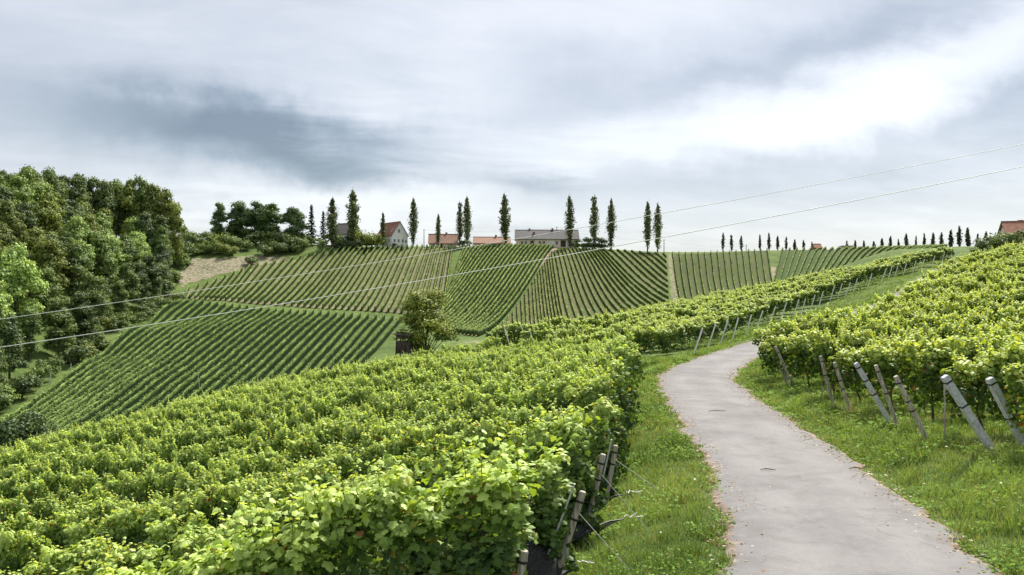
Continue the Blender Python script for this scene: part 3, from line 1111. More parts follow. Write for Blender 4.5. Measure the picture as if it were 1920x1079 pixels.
# ------------------------------------------------------------------ left-hand end posts, guy wires, bird nets
for i, (y, x0, x1) in enumerate(LEFT_ROWS[:4]):
    x = x1 - 0.2
    z = h1(x, y)
    hgt = (1.35 if i < 4 else 1.0) + 0.12 * ((i * 7) % 3 - 1)
    lean = 0.16 + 0.08 * ((i * 5) % 3)
    p = lean_post('vineyard_post', (x, y - 0.05, z), (x + lean * 1.3, y - 0.12, z + hgt), 0.05, M_POST_WOOD, 8, (0.72, 0.9) if i < 4 else ())
    lab = ['pale wooden end post of the nearest foreground row, cut by the bottom edge', 'wooden end post with black netting, second foreground row'][i] if i < 2 else f'wooden end post of the {ordinal(i)} foreground vine row'
    tag(p, lab, 'post', 'end posts of the foreground vineyard')
    if i < 4:
        gx = x + 1.05 + 0.1 * (i % 2)
        gz = h1(gx, y - 0.2) - z
        w = MB()
        w.tube([(lean * 1.05, -0.06, hgt * 0.8), (gx - x, -0.15, gz)], 0.0055, 4)
        w.build('guy_wire', M_WIRE, p)
    if i in (1, 3):
        mtl = MB()
        mtl.bar((-0.055, -0.07, 0.5), (-0.055 + lean * 1.1, -0.13, hgt + 0.12), 0.04, 0.025)
        mtl.build('metal_stay', M_POST_GREY, p)
for i in range(4):
    y, x0, x1 = LEFT_ROWS[i]
    n_u, n_v = 12, 9
    root = empty('bird_net', (x1 - 0.6, y, h1(x1 - 0.6, y)))
    tag(root, ['black bird net bunched under the nearest foreground row end', 'black bird net hanging at the second foreground row end',
               'black bird net flap pegged out over the verge grass', 'black bird net at the fourth foreground row end'][i], 'net', 'bird nets on the foreground row ends')
    rng = np.random.default_rng(40 + i)
    vs, fs = [], []
    ext = (0.3, 0.45, 0.75, 0.5)[i]
    for a in range(n_u):
        for b in range(n_v):
            u, v = a / (n_u - 1), b / (n_v - 1)
            xx = -1.6 + u * (1.9 + ext * (1 - v) ** 1.5)
            yy = -0.34 - 0.10 * math.sin(u * 9 + i) - 0.06 * rng.random() + 0.25 * sstep(0.75, 1, np.array(u))
            zz = 0.05 + 0.10 * u + 1.05 * v * (1 - 0.5 * u ** 3) + 0.04 * rng.normal() + (0.12 if b == 0 else 0)
            zz += h1(x1 - 0.6 + xx, y + yy) - root.location.z
            vs.append((xx, float(yy), zz))
    for a in range(n_u - 1):
        for b in range(n_v - 1):
            k = a * n_v + b
            fs.append((k, k + n_v, k + n_v + 1, k + 1))
    new_obj('mesh_sheet', mesh_data('mesh_sheet', vs, fs, [M_NET], smooth=True), root)
    e = MB()
    e.tube([vs[a * n_v] for a in range(n_u)], 0.012, 5)
    e.build('hem_rope', M_STRAP, root)
    c = MB()
    lx, ly, lz = vs[(n_u - 1) * n_v]
    pts = [(lx + 0.05 * k * random.uniform(0.6, 1.2), ly + random.gauss(0, 0.05), lz + 0.03 + abs(random.gauss(0, 0.03))) for k in range(7)]
    c.tube(pts, 0.008, 5)
    c.build('tie_cord', M_CORD, root)

# ------------------------------------------------------------------ far vine blocks
def far_row_mesh(p0, p1, rng, dens, size, hgt=1.75, wid=0.55, cols=None, vig=0.0):
    """one hedge row between two ground points, in coordinates of p0"""
    p0, p1 = np.array(p0), np.array(p1)
    L = np.linalg.norm(p1 - p0)
    n = max(4, int(L / 1.6))
    t = np.linspace(0, 1, n)
    base = p0[None] + (p1 - p0)[None] * t[:, None]
    z = H(base[:, 0], base[:, 1])
    d = (p1 - p0) / L
    nx = np.array([-d[1], d[0]])
    # core hedge
    prof = [(-0.34, 0.25), (-0.40, 1.2), (-0.16, 1.72), (0.16, 1.72), (0.40, 1.2), (0.34, 0.25)]
    vig_k = 1 - vig * rng.random(n) * (rng.random(n) < 0.5)
    vs = []
    for k in range(n):
        for a, b in prof:
            w = a * wid / 0.6 * rng.uniform(0.7, 1.05)
            vs.append((base[k, 0] + nx[0] * w, base[k, 1] + nx[1] * w, z[k] + b * vig_k[k] * hgt / 1.85 * rng.uniform(0.88, 1.0)))
    m = len(prof)
    fs = []
    for k in range(n - 1):
        for q in range(m):
            a, b = k * m + q, k * m + (q + 1) % m
            fs += [(a, b, b + m), (a, b + m, a + m)]
    for e in (0, (n - 1) * m):
        for q in range(1, m - 1):
            fs.append((e, e + q, e + q + 1))
    old_shaded, mid_, young_lit = cols
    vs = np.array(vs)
    cv = np.tile(np.array(old_shaded), (len(vs), 1))
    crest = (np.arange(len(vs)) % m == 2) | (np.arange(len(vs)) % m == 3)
    cv[crest] = np.array(young_lit) * rng.uniform(0.75, 1.15, (crest.sum(), 1))  # sunlit crest line painted along the core top
    # leaf clumps
    N = int(L * dens)
    s = rng.uniform(0, 1, N)
    a = rng.uniform(-0.35, math.pi + 0.35, N)
    rr = rng.uniform(0.75, 1.15, N)
    off = wid * 0.72 * np.cos(a) * rr
    bx = p0[0] + (p1[0] - p0[0]) * s + nx[0] * off
    by = p0[1] + (p1[1] - p0[1]) * s + nx[1] * off
    hz = hgt * (0.58 + 0.46 * np.sin(a) * rr) * np.interp(s, t, vig_k)
    pz = np.interp(s, t, z) + hz
    nn = np.c_[nx[0] * np.cos(a), nx[1] * np.cos(a), np.sin(a) + 0.35] + rng.normal(0, 0.2, (N, 3))
    tt = np.clip((hz / hgt - 0.68) * 3.2 + rng.uniform(-0.12, 0.12, N), 0, 1)[:, None]  # colour by height: shaded sides and sunlit tops painted in
    old_shaded, mid_, young_lit = (np.array(q) for q in cols)
    c = np.where(tt < 0.5, old_shaded + (mid_ - old_shaded) * tt * 2, mid_ + (young_lit - mid_) * (tt - 0.5) * 2) * rng.uniform(0.82, 1.15, (N, 1))
    v2, f2, c2 = scatter(QUAD_V, QUAD_F, np.c_[bx, by, pz], nn, rng.uniform(size * 0.55, size * 1.25, N), c, rng)
    V = np.r_[vs, v2]
    Fc = np.r_[np.array(fs), f2 + len(vs)]
    C = np.r_[cv, c2]
    o = np.array([p0[0], p0[1], z[0]])
    return mesh_data('vine_row', V - o, Fc, [M_FAR], C), o


def block(keys, n, name_fmt, group, cols, ground, seed, dens=15, size=0.24, hgt=1.75, wid=0.55, gsheet=True, gap=0.0, rev=False, vig=0.12):
    """keys: list of (t, (px_bottom, d_bottom), (px_top, d_top)); rows are interpolated between them"""
    rng = np.random.default_rng(seed)
    T = [k[0] for k in keys]
    B = np.array([wpt(*k[1]) for k in keys])
    Tp = np.array([wpt(*k[2]) for k in keys])

    def line(t):
        return (np.array([np.interp(t, T, B[:, 0]), np.interp(t, T, B[:, 1])]), np.array([np.interp(t, T, Tp[:, 0]), np.interp(t, T, Tp[:, 1])]))

    for k in range(n):
        a, b = line(k / (n - 1))
        if rng.random() < gap:
            b = a + (b - a) * rng.uniform(0.5, 0.9)
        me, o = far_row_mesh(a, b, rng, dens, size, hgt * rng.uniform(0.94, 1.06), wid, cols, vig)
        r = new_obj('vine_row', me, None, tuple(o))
        tag(r, name_fmt.format(ordinal(n - 1 - k if rev else k)), 'vine row', group)
    if gsheet:
        # ground under the rows: grass with a worked strip on one side of each row
        ga, gb = ground
        per = 6
        nu = (n - 1) * per + 1
        nv = 30
        V = np.zeros((nu, nv, 3))
        C = np.zeros((nu, nv, 3))
        for i in range(nu):
            a, b = line(i / (nu - 1))
            q = np.linspace(0, 1, nv)[:, None]
            p = a[None] + (b - a)[None] * q
            V[i, :, :2] = p
            V[i, :, 2] = H(p[:, 0], p[:, 1]) + 0.13
            ph = i % per
            f = 1.0 if ph in (2, 3) else (0.45 if ph in (1, 4) else 0.1)
            alt = 1.0 if (i // per) % 2 == 0 else 0.72
            C[i] = np.array(ga) + (np.array(gb) - np.array(ga)) * f * alt
        i, j = np.meshgrid(np.arange(nu - 1), np.arange(nv - 1), indexing='ij')
        k0 = (i * nv + j).ravel()
        fcs = np.stack([k0, k0 + 1, k0 + 1 + nv, k0 + nv], -1)
        tag(new_obj('field_ground', mesh_data('field_ground', V.reshape(-1, 3), fcs, [M_FIELD], C.reshape(-1, 3), True)), kind='structure')


DK = ((0.020, 0.044, 0.012), (0.045, 0.08, 0.02), (0.20, 0.285, 0.075))  # each set: painted shaded side, middle tone, painted sunlit top
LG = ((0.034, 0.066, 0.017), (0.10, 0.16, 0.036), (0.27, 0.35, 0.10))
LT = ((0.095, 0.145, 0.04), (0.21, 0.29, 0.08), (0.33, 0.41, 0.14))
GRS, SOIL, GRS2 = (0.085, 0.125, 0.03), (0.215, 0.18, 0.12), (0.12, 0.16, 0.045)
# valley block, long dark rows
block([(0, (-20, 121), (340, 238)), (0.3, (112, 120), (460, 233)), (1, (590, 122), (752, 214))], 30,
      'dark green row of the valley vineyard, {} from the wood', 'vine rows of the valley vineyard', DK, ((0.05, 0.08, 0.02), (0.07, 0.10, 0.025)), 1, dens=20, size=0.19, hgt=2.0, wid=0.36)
# upper slope below the white house
block([(0, (346, 246), (354, 253)), (0.2, (425, 243), (487, 280)), (0.45, (552, 236), (645, 299)), (0.85, (752, 224), (800, 301)), (1, (826, 213), (849, 301))], 42,
      'row of the hill vineyard under the white gabled house, {} from the left', 'vine rows under the white house', LG, ((0.11, 0.135, 0.045), SOIL), 2, wid=0.36)
# slope below the low red-roofed houses
block([(0, (857, 268), (872, 300)), (0.4, (808, 204), (940, 302)), (1, (896, 188), (1037, 302))], 22,
      'slanting row between the two grass paths on the central hill, {} from the left', 'vine rows between the grass paths', LG, (GRS2, (0.17, 0.17, 0.075)), 3, wid=0.40)
# fan below the long grey-roofed house
block([(0, (925, 180), (912, 190)), (0.25, (1010, 184), (1000, 255)), (0.45, (1062, 206), (1036, 292)), (0.6, (1147, 209), (1077, 301)), (0.8, (1254, 222), (1127, 300)),
       (0.9, (1252, 256), (1182, 300)), (1, (1249, 292), (1243, 301))], 42,
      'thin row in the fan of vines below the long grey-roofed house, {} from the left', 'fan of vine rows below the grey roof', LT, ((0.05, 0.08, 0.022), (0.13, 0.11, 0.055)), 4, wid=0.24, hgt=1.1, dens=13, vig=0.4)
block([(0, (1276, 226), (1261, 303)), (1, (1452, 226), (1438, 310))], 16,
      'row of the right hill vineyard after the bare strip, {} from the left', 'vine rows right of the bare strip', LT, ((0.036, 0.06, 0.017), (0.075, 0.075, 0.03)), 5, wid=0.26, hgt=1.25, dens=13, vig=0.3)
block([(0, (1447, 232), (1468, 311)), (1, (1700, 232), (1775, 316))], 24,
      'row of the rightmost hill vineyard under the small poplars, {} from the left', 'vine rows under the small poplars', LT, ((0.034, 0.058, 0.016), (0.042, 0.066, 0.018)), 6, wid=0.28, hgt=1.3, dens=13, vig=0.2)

# ------------------------------------------------------------------ trees
def crown_mesh(name, lobes, N, size, cols, seed, shell=0.55):
    """leaf clumps on and in a set of lobes (x, y, z, r, rz)"""
    rng = np.random.default_rng(seed)
    lob = np.array(lobes)
    w = lob[:, 3] ** 2
    k = rng.choice(len(lob), N, p=w / w.sum())
    d = unit(rng.normal(size=(N, 3)))
    d[:, 2] = np.where(d[:, 2] < -0.35, -d[:, 2] * 0.6, d[:, 2])
    bump = 1 + 0.22 * np.sin(d[:, 0] * 7 + k * 1.7) * np.sin(d[:, 1] * 6 + k) + 0.12 * np.sin(d[:, 2] * 11 + k * 2.1)
    rad = rng.uniform(shell, 1.08, N) * bump
    sc3 = np.c_[lob[k, 3], lob[k, 3], lob[k, 4]]
    p = lob[k, :3] + d * rad[:, None] * sc3
    nn = d + rng.normal(0, 0.45, (N, 3)) + np.array([0, 0, 0.25])
    lo, hi = (np.array(c) for c in cols)
    lt = rng.uniform(0, 1, len(lob))
    t = np.clip(lt[k] * 0.7 + rng.uniform(-0.2, 0.5, N), 0, 1)[:, None]
    c = (lo + (hi - lo) * t) * rng.uniform(0.7, 1.3, (N, 1))
    v, f, cc = scatter(QUAD_V, QUAD_F, p, nn, rng.uniform(size * 0.6, size * 1.35, N), c, rng)
    return mesh_data(name, v, f, [M_TREE], cc)


GREEN = ((0.045, 0.072, 0.023), (0.12, 0.162, 0.052))


def broad_tree(seed, hgt=14.0, rad=4.6, N=11000, size=0.29, trunk=0.06, nl=16):
    rng = np.random.default_rng(seed)
    lobes = []
    z0 = hgt * trunk
    for k in range(nl):
        t = k / (nl - 1)
        zz = z0 + (hgt - z0) * (0.12 + 0.76 * t)
        rr = rad * (math.sin(math.pi * (0.22 + 0.70 * t)) ** 0.8) * 0.62
        a = rng.uniform(0, 6.28)
        q = rr * rng.uniform(0.45, 1.1)
        r = rad * rng.uniform(0.34, 0.52) * (1.0 - 0.25 * t)
        lobes.append((q * math.cos(a), q * math.sin(a), zz, r, r * rng.uniform(0.7, 0.95)))
    lobes.append((0, 0, hgt * 0.62, rad * 0.6, rad * 0.6))
    cr = crown_mesh('crown', lobes, N, size, GREEN, seed)
    b = MB()
    b.tube([(0, 0, -0.6), (0.05, 0, hgt * 0.15), (0.12 * rng.normal(), 0.12 * rng.normal(), hgt * 0.42), (0.3 * rng.normal(), 0.3 * rng.normal(), hgt * 0.8)],
           [hgt * 0.022, hgt * 0.017, hgt * 0.011, hgt * 0.004], 7)
    for lx, ly, lz, r, _ in lobes[:-1]:
        zs = max(hgt * 0.18, lz - 0.5 * math.hypot(lx, ly) - hgt * 0.12)
        b.tube([(0, 0, zs), (lx * 0.5, ly * 0.5, (zs + lz) / 2 + 0.2), (lx, ly, lz)], [hgt * 0.007, hgt * 0.005, hgt * 0.0025], 5)
    return b.data('trunk', M_BARK), cr


def poplar_tree(seed, hgt=22.0, rad=2.1, N=2300, size=0.36, forks=1):
    rng = np.random.default_rng(seed)
    P, Nn, Cc = [], [], []
    b = MB()
    b.tube([(0, 0, -0.5), (0, 0, hgt * 0.3), (0.1, 0, hgt * 0.75), (0.1, 0, hgt * 0.97)], [0.34, 0.24, 0.12, 0.03], 6)
    nb = 34
    offs = [(0.0, 1.0)] if forks == 1 else [(-0.55, 1.0), (0.6, 0.93)]
    for k in range(nb):
        t = 0.06 + 0.88 * (k / nb) ** 0.9
        ox, hs = offs[k % len(offs)]
        a = k * 2.4 + rng.uniform(-0.4, 0.4)
        prof = max(0.0, math.sin(math.pi * min(1, (t * 0.97) ** 0.85))) ** 0.55 * (1.0 - 0.18 * t)
        prof *= 1 - 0.75 * t ** 4
        R0 = rad * max(0.14, prof) * rng.uniform(0.6, 1.1)
        up = hgt * rng.uniform(0.08, 0.16) * (1.15 - t)+0.8
        z0 = hgt * t * 0.93
        e = (ox * rad * 0.5 * t + R0 * 0.75 * math.cos(a), R0 * 0.75 * math.sin(a), min(z0 + up, hgt * 0.985 * hs))
        b.tube([(0, 0, z0), (e[0] * 0.7, e[1] * 0.7, z0 + (e[2] - z0) * 0.45), e], [0.07 * (1.2 - t), 0.05 * (1.2 - t), 0.02], 4)
        m = int(N / nb * (0.55 + 0.9 * prof))
        s = rng.uniform(0.15, 1.12, m)
        sp = R0 * 0.34 * (0.5 + 0.5 * np.sin(np.pi * np.clip(s, 0, 1)))
        P.append(np.c_[e[0] * s, e[1] * s, z0 + (e[2] - z0) * s] + rng.normal(0, 1, (m, 3)) * np.c_[sp, sp, sp * 1.6])
        Nn.append(np.tile((math.cos(a), math.sin(a), 0.3), (m, 1)) + rng.normal(0, 0.6, (m, 3)))
        tone = rng.uniform(0.6, 1.25)
        Cc.append(np.tile((0.06 * tone, 0.088 * tone, 0.032 * tone), (m, 1)) * rng.uniform(0.7, 1.35, (m, 1)))
    P = np.concatenate(P)
    keep = P[:, 2] < hgt * 1.01
    P, Nn, Cc = P[keep], np.concatenate(Nn)[keep], np.concatenate(Cc)[keep]
    v, f, c = scatter(QUAD_V, QUAD_F, P, Nn, rng.uniform(size * 0.55, size * 1.25, len(P)), Cc, rng)
    return b.data('trunk', M_BARK), mesh_data('crown', v, f, [M_TREE], c)


def spruce_tree(seed, hgt=16.0, rad=2.9, N=2000):
    rng = np.random.default_rng(seed)
    P, Nn = [], []
    b = MB()
    b.tube([(0, 0, -0.5), (0, 0, hgt * 0.5), (0, 0, hgt)], [0.26, 0.15, 0.02], 6)
    for k in range(60):
        t = 0.06 + 0.92 * k / 60
        a = k * 2.4
        Lb = rad * (1 - t) ** 0.85 * rng.uniform(0.7, 1.1) + 0.12
        e = (Lb * math.cos(a), Lb * math.sin(a), hgt * t - Lb * 0.22)
        b.tube([(0, 0, hgt * t), e], [0.035, 0.012], 4)
        m = int(N / 60 * (0.5 + 1.2 * (1 - t)))
        s = rng.uniform(0.1, 1.05, m)[:, None]
        P.append(np.array([[0, 0, hgt * t]]) + (np.array(e) - np.array([0, 0, hgt * t])) * s + rng.normal(0, 0.13, (m, 3)) * np.array([1, 1, 0.8]))
        Nn.append(np.tile((0.3 * math.cos(a), 0.3 * math.sin(a), 1.0), (m, 1)) + rng.normal(0, 0.4, (m, 3)))
    P, Nn = np.concatenate(P), np.concatenate(Nn)
    c = np.array([[0.032, 0.055, 0.028]]) * rng.uniform(0.6, 1.4, (len(P), 1))
    v, f, c = scatter(QUAD_V, QUAD_F, P, Nn, rng.uniform(0.25, 0.55, len(P)), c, rng)
    return b.data('trunk', M_BARK), mesh_data('crown', v, f, [M_TREE], c)


def bush(seed, hgt=3.0, rad=2.0, N=1500, size=0.22):
    rng = np.random.default_rng(seed)
    lobes = [(rng.normal(0, rad * 0.45), rng.normal(0, rad * 0.45), hgt * rng.uniform(0.12, 0.72), rad * rng.uniform(0.35, 0.6), hgt * rng.uniform(0.24, 0.36)) for _ in range(13)]
    b = MB()
    for k in range(6):
        lx, ly, lz = lobes[k][:3]
        b.tube([(0, 0, -0.2), (lx * 0.5, ly * 0.5, lz * 0.55), (lx, ly, lz)], [0.06, 0.04, 0.015], 5)
    return b.data('stem', M_BARK), crown_mesh('crown', lobes, N, size, GREEN, seed, 0.45)


def plant_tree(name, var, x, y, s, tint, label, cat='tree', group=None, rz=None, sz=None, z=None, stem='trunk'):
    root = empty(name, (x, y, h1(x, y) if z is None else z), random.uniform(0, 6.28) if rz is None else rz)
    tag(root, label, cat, group)
    if 'poplar' in name:
        root.rotation_euler.x = random.gauss(0, 0.018)
        root.rotation_euler.y = random.gauss(0, 0.018)
    sc_ = (s, s, s if sz is None else sz)
    new_obj(stem, var[0], root, scale=sc_)
    c = new_obj('crown', var[1], root, scale=sc_)
    c.color = tuple(tint) + (1,)
    return root


BROAD = [broad_tree(20 + k, 14, 4.4 + 0.4 * (k % 3), nl=17 + k % 5) for k in range(7)]
POP = [poplar_tree(50 + k, forks=1 + (k % 3 == 1), rad=2.0 + 0.15 * (k % 3)) for k in range(6)]
SPR = [spruce_tree(70), spruce_tree(71)]
BUSH = [bush(80 + k) for k in range(5)]
YPOP = [poplar_tree(60 + k, hgt=7.0, rad=0.95, N=420, size=0.36) for k in range(3)]

# the wood on the left
TINTS = [((1.35, 1.4, 1.2), 'dark green'), ((1.75, 1.8, 1.4), 'mid green'), ((2.6, 2.6, 2.0), 'bright green'), ((2.0, 1.8, 1.15), 'olive green'), ((1.0, 1.08, 1.08), 'blackish green'),
         ((3.3, 3.3, 2.9), 'pale green'), ((2.5, 2.2, 1.35), 'yellowish green')]
TIER = ['along the foot of the wood'] + [f"in the wood's {q} tier up" for q in ORD[1:8]]


def foot_x(y):
    return float(np.interp(y, [118, 137, 170, 203, 238, 262], [-84.5, -85.5, -90.5, -95.3, -100, -111]))


wood = []
for tier in range(8):
    y = 258.0 - tier * 2 + random.uniform(-2, 2)
    while y > 122:
        x = foot_x(y) - 4.5 - tier * 8.2 + random.uniform(-1.8, 1.8)
        if x > -0.70 * y - 3:
            wood.append((tier, x, y))
        y -= random.uniform(7.5, 10.0)
cnt = {}
for tier, x, y in wood:
    k = cnt.get(tier, 0)
    cnt[tier] = k + 1
    if tier == 0:
        ti = random.choice((0, 0, 4, 0, 1))
    elif tier < 3:
        ti = random.choice((0, 1, 5, 2, 2, 5, 3, 5, 1))
    else:
        ti = random.choice((0, 1, 3, 3, 4, 6, 1, 2))
    tint, tn = TINTS[ti]
    s = random.uniform(0.82, 1.12) * (0.86 if tier == 0 else 1.0) * (1.2 if tier >= 4 else 1)
    plant_tree('broadleaf_tree', random.choice(BROAD), x, y, s, tint, f'{tn} broadleaf tree, {ordinal(k)} from the right {TIER[tier]}', group='trees of the wood on the left', sz=s * random.uniform(0.95, 1.2))
# taller trees on the shoulder of the wood, against the sky
for k, (px, d, top, ti) in enumerate(((325, 268, 372, 6), (308, 270, 346, 3), (286, 268, 336, 3), (262, 271, 328, 1), (240, 268, 332, 6), (218, 270, 330, 1), (196, 262, 334, 0), (172, 262, 326, 4), (146, 256, 318, 0), (122, 252, 322, 4), (98, 246, 312, 0), (70, 240, 318, 3), (300, 262, 400, 0), (270, 258, 395, 4))):
    x, y = wpt(px, d)
    z = h1(x, y) - 0.3
    hh = -(top - 539.5) / F * d - z
    tint, tn = TINTS[ti]
    plant_tree('broadleaf_tree', BROAD[(k * 3) % 7], x, y, min(hh, 17) / 14 * 0.92, tint, f'{tn} tree on the shoulder of the wood against the sky, {ordinal(k)} from the right', group='trees of the wood on the left', sz=hh / 14.3)
# low shrubs closing the edge of the wood
for k in range(26):
    y = 250 - k * 4.9 + random.uniform(-1.5, 1.5)
    x = foot_x(y) + random.uniform(-3.0, 0.4)
    tint, tn = TINTS[random.choice((0, 1, 4, 3))]
    plant_tree('shrub', random.choice(BUSH), x, y, random.uniform(0.9, 1.5), tint, f'{tn} shrub at the edge of the wood, {ordinal(k)} from the top', 'shrub', 'shrubs along the edge of the wood', stem='stem')

# skyline group left of the houses
for k, (px, d, top, tint, w, lab) in enumerate((
        (411, 312, 374, (0.7, 0.8, 0.8), 0.62, 'slim dark tree at the left end of the skyline clump'),
        (448, 314, 371, (0.62, 0.72, 0.72), 0.95, 'tall dark tree second from the left in the skyline clump'),
        (478, 312, 374, (0.65, 0.75, 0.75), 0.9, 'dark tree third from the left in the skyline clump'),
        (510, 309, 376, (0.7, 0.8, 0.7), 1.0, 'broad dark tree in the middle of the skyline clump'),
        (551, 307, 385, (0.6, 0.72, 0.72), 0.98, 'round dark tree just left of the skyline spruce'))):
    x, y = wpt(px, d)
    z = h1(x, y) - 0.2
    hh = -(top - 539.5) / F * d - z
    plant_tree('broadleaf_tree', BROAD[k % 7], x, y, hh / 14 * w * 1.15, tuple(1.6 * q for q in tint), lab, group='skyline clump of trees', sz=hh / 14.6)
for px, d, top, v, lab in ((584, 309, 384, 0, 'dark spruce to the right of the skyline clump'), (606, 312, 396, 1, 'small spruce touching the leftmost big poplar')):
    x, y = wpt(px, d)
    z = h1(x, y) - 0.2
    hh = -(top - 539.5) / F * d - z
    plant_tree('spruce_tree', SPR[v], x, y, hh / 16, (0.9, 1, 0.95), lab, group='skyline spruces')
# shrubs on the slope above the bare patch
for k, (px, py, s, ti) in enumerate(((352, 468, 1.9, 0), (372, 478, 1.2, 1), (392, 475, 1.5, 1), (415, 478, 1.3, 3), (340, 445, 1.3, 1), (415, 448, 1.9, 1), (440, 455, 1.9, 0), (462, 452, 1.9, 1), (478, 462, 1.7, 0),
                                     (498, 480, 1.5, 0), (530, 466, 2.0, 0), (548, 474, 1.7, 0), (556, 460, 1.6, 1), (523, 477, 1.4, 0), (470, 497, 1.0, 0), (587, 459, 0.9, 5), (605, 462, 0.7, 2), (335, 500, 1.3, 1), (330, 530, 1.2, 1),
                                     (345, 482, 1.5, 0), (360, 455, 1.7, 1), (385, 462, 1.6, 0), (404, 464, 1.4, 3), (428, 468, 1.7, 1), (452, 470, 1.5, 0), (436, 480, 1.0, 3), (512, 462, 1.7, 1), (540, 458, 1.8, 0), (565, 468, 1.3, 1), (574, 462, 1.2, 0), (488, 455, 1.6, 1))):
    x, y, z = cast(px, py, 225, 330)
    tint, tn = TINTS[ti]
    plant_tree('shrub', BUSH[k % 5], x, y, s * 1.15, tint, f'{tn} shrub of the bare-slope thicket, {ordinal(k)} counted along it', 'shrub', 'shrubs around the bare slope', stem='stem')

# the big poplars on the skyline
BIGPOP = [(624, 302, 365, 2.1, 0), (662, 303, 347, 2.2, 1), (718, 303, 394, 1.05, 0), (774, 303, 365, 1.5, 2), (821, 304, 397, 1.0, 3), (862, 305, 373, 1.15, 4), (876, 303, 362, 1.45, 5),
          (948, 304, 357, 1.85, 1), (1068, 303, 360, 1.55, 2), (1114, 304, 360, 1.5, 4), (1146, 303, 366, 1.6, 0), (1214, 304, 371, 1.5, 3), (1233, 304, 375, 1.4, 5)]
PN = ['leftmost big poplar, broad with loose branches, beside the small spruce', 'tallest poplar on the skyline, in front of the left white house', 'short poplar in front of the red gabled roof',
      'poplar standing free just right of the white gable', 'short poplar in front of the first low red roof', 'slimmer left poplar of the pair between the red roofs', 'taller right poplar of the pair between the red roofs',
      'twin-topped poplar in front of the second low red roof', 'poplar before the right end of the grey roof', 'poplar rising out of a sparse bush right of the grey roof', 'poplar with a bare foot left of the gap',
      'left poplar of the rightmost tall pair', 'right poplar of the rightmost tall pair']
for k, (px, d, top, w, v) in enumerate(BIGPOP):
    x, y = wpt(px, d)
    z = h1(x, y) - 0.1
    hh = -(top - 539.5) / F * d - z
    plant_tree('poplar_tree', POP[v], x, y, w / 2.1 * 1.45, (2.2, 1.9, 1.8), PN[k], group='big poplars on the skyline', sz=hh / 22.0)
SMALLPOP = [(1355, 438, 7), (1372, 441, 7), (1390, 443, 7), (1425, 441, 6), (1442, 438, 7), (1458, 443, 7), (1474, 445, 6), (1490, 450, 7), (1507, 451, 6), (1522, 454, 4), (1588, 452, 5), (1604, 451, 6), (1620, 452, 6), (1638, 453, 7),
            (1654, 447, 7), (1669, 444, 7), (1685, 449, 5), (1700, 439, 8), (1717, 443, 5), (1733, 438, 6), (1749, 437, 8), (1765, 437, 8), (1783, 432, 10), (1799, 425, 10), (1816, 428, 11), (1833, 439, 7), (1850, 435, 9)]
for k, (px, top, w) in enumerate(SMALLPOP):
    d = 338 + 4 * math.sin(k * 2.1)
    x, y = wpt(px, d)
    z = h1(x, y) - 0.1
    hh = max(3.0, -(top - 539.5) / F * d - z)
    plant_tree('young_poplar', YPOP[k % 3], x, y, w / F * d / 1.9 * 1.15, (0.75, 0.8, 0.8), f'small young poplar on the right skyline, {ordinal(k)} from the left', group='young poplars on the right skyline', sz=hh / 7.0)
for k, (px, py, s, ti, lab) in enumerate(((870, 461, 1.15, 0, 'round dark bush at the foot of the poplar pair'), (1098, 462, 1.5, 4, 'sparse dark bush left of the poplar right of the grey roof'), (1130, 463, 1.6, 4, 'sparse dark bush right of the poplar right of the grey roof'),
                                          (690, 458, 2.3, 6, 'yellowish bushy tree before the white gabled house'), (704, 459, 1.8, 3, 'olive bushy tree against the red gabled roof'), (625, 457, 2.0, 0, 'dark bush at the foot of the leftmost big poplar'),
                                          (663, 459, 1.9, 4, 'dark bush at the foot of the tallest poplar'), (740, 462, 0.7, 4, 'low clipped dark bush under the white gable'), (1080, 461, 0.9, 0, 'green bush at the right end of the grey-roofed house'))):
    x, y = wpt(px, 301.5 + (k % 3))
    tint, tn = TINTS[ti]
    plant_tree('shrub', BUSH[k % 5], x, y, s, tint, lab, 'shrub', 'shrubs at the farm', stem='stem')
# bushes on the right skyline by the last house
for k, (px, d, s) in enumerate(((1752, 150, 0.8), (1765, 150, 0.9), (1840, 148, 0.8), (1872, 150, 1.2), (1884, 152, 1.4), (1868, 146, 0.9))):
    x, y = wpt(px, d)
    plant_tree('shrub', BUSH[k % 5], x, y, s, TINTS[0][0], f'dark shrub on the right skyline near the red roof, {ordinal(k)} of six', 'shrub', 'shrubs by the right house', stem='stem')

# the bushy tree and the raised hide behind the foreground vines
def big_bush():
    rng = np.random.default_rng(5)
    lobes = []
    for k in range(26):
        a = rng.uniform(0, 6.28)
        t = rng.uniform(0, 1)
        rr = 2.5 * math.sin(math.pi * (0.25 + 0.6 * t)) * rng.uniform(0.3, 1.0)
        lobes.append((rr * math.cos(a), rr * math.sin(a), 1.6 + 4.9 * t, rng.uniform(0.65, 1.15), rng.uniform(0.7, 1.1)))
    cr = crown_mesh('crown', lobes, 24000, 0.11, ((0.05, 0.075, 0.02), (0.17, 0.19, 0.05)), 6, 0.2)
    b = MB()
    for lx, ly, lz, r, _ in lobes:
        b.tube([(lx * 0.08, ly * 0.08, -0.3), (lx * 0.3, ly * 0.3, lz * 0.4), (lx * 0.8, ly * 0.8, lz * 0.85), (lx * 1.05, ly * 1.05, lz * 1.08)], [0.07, 0.05, 0.025, 0.008], 5)
    return b.data('trunk', M_BARK), cr


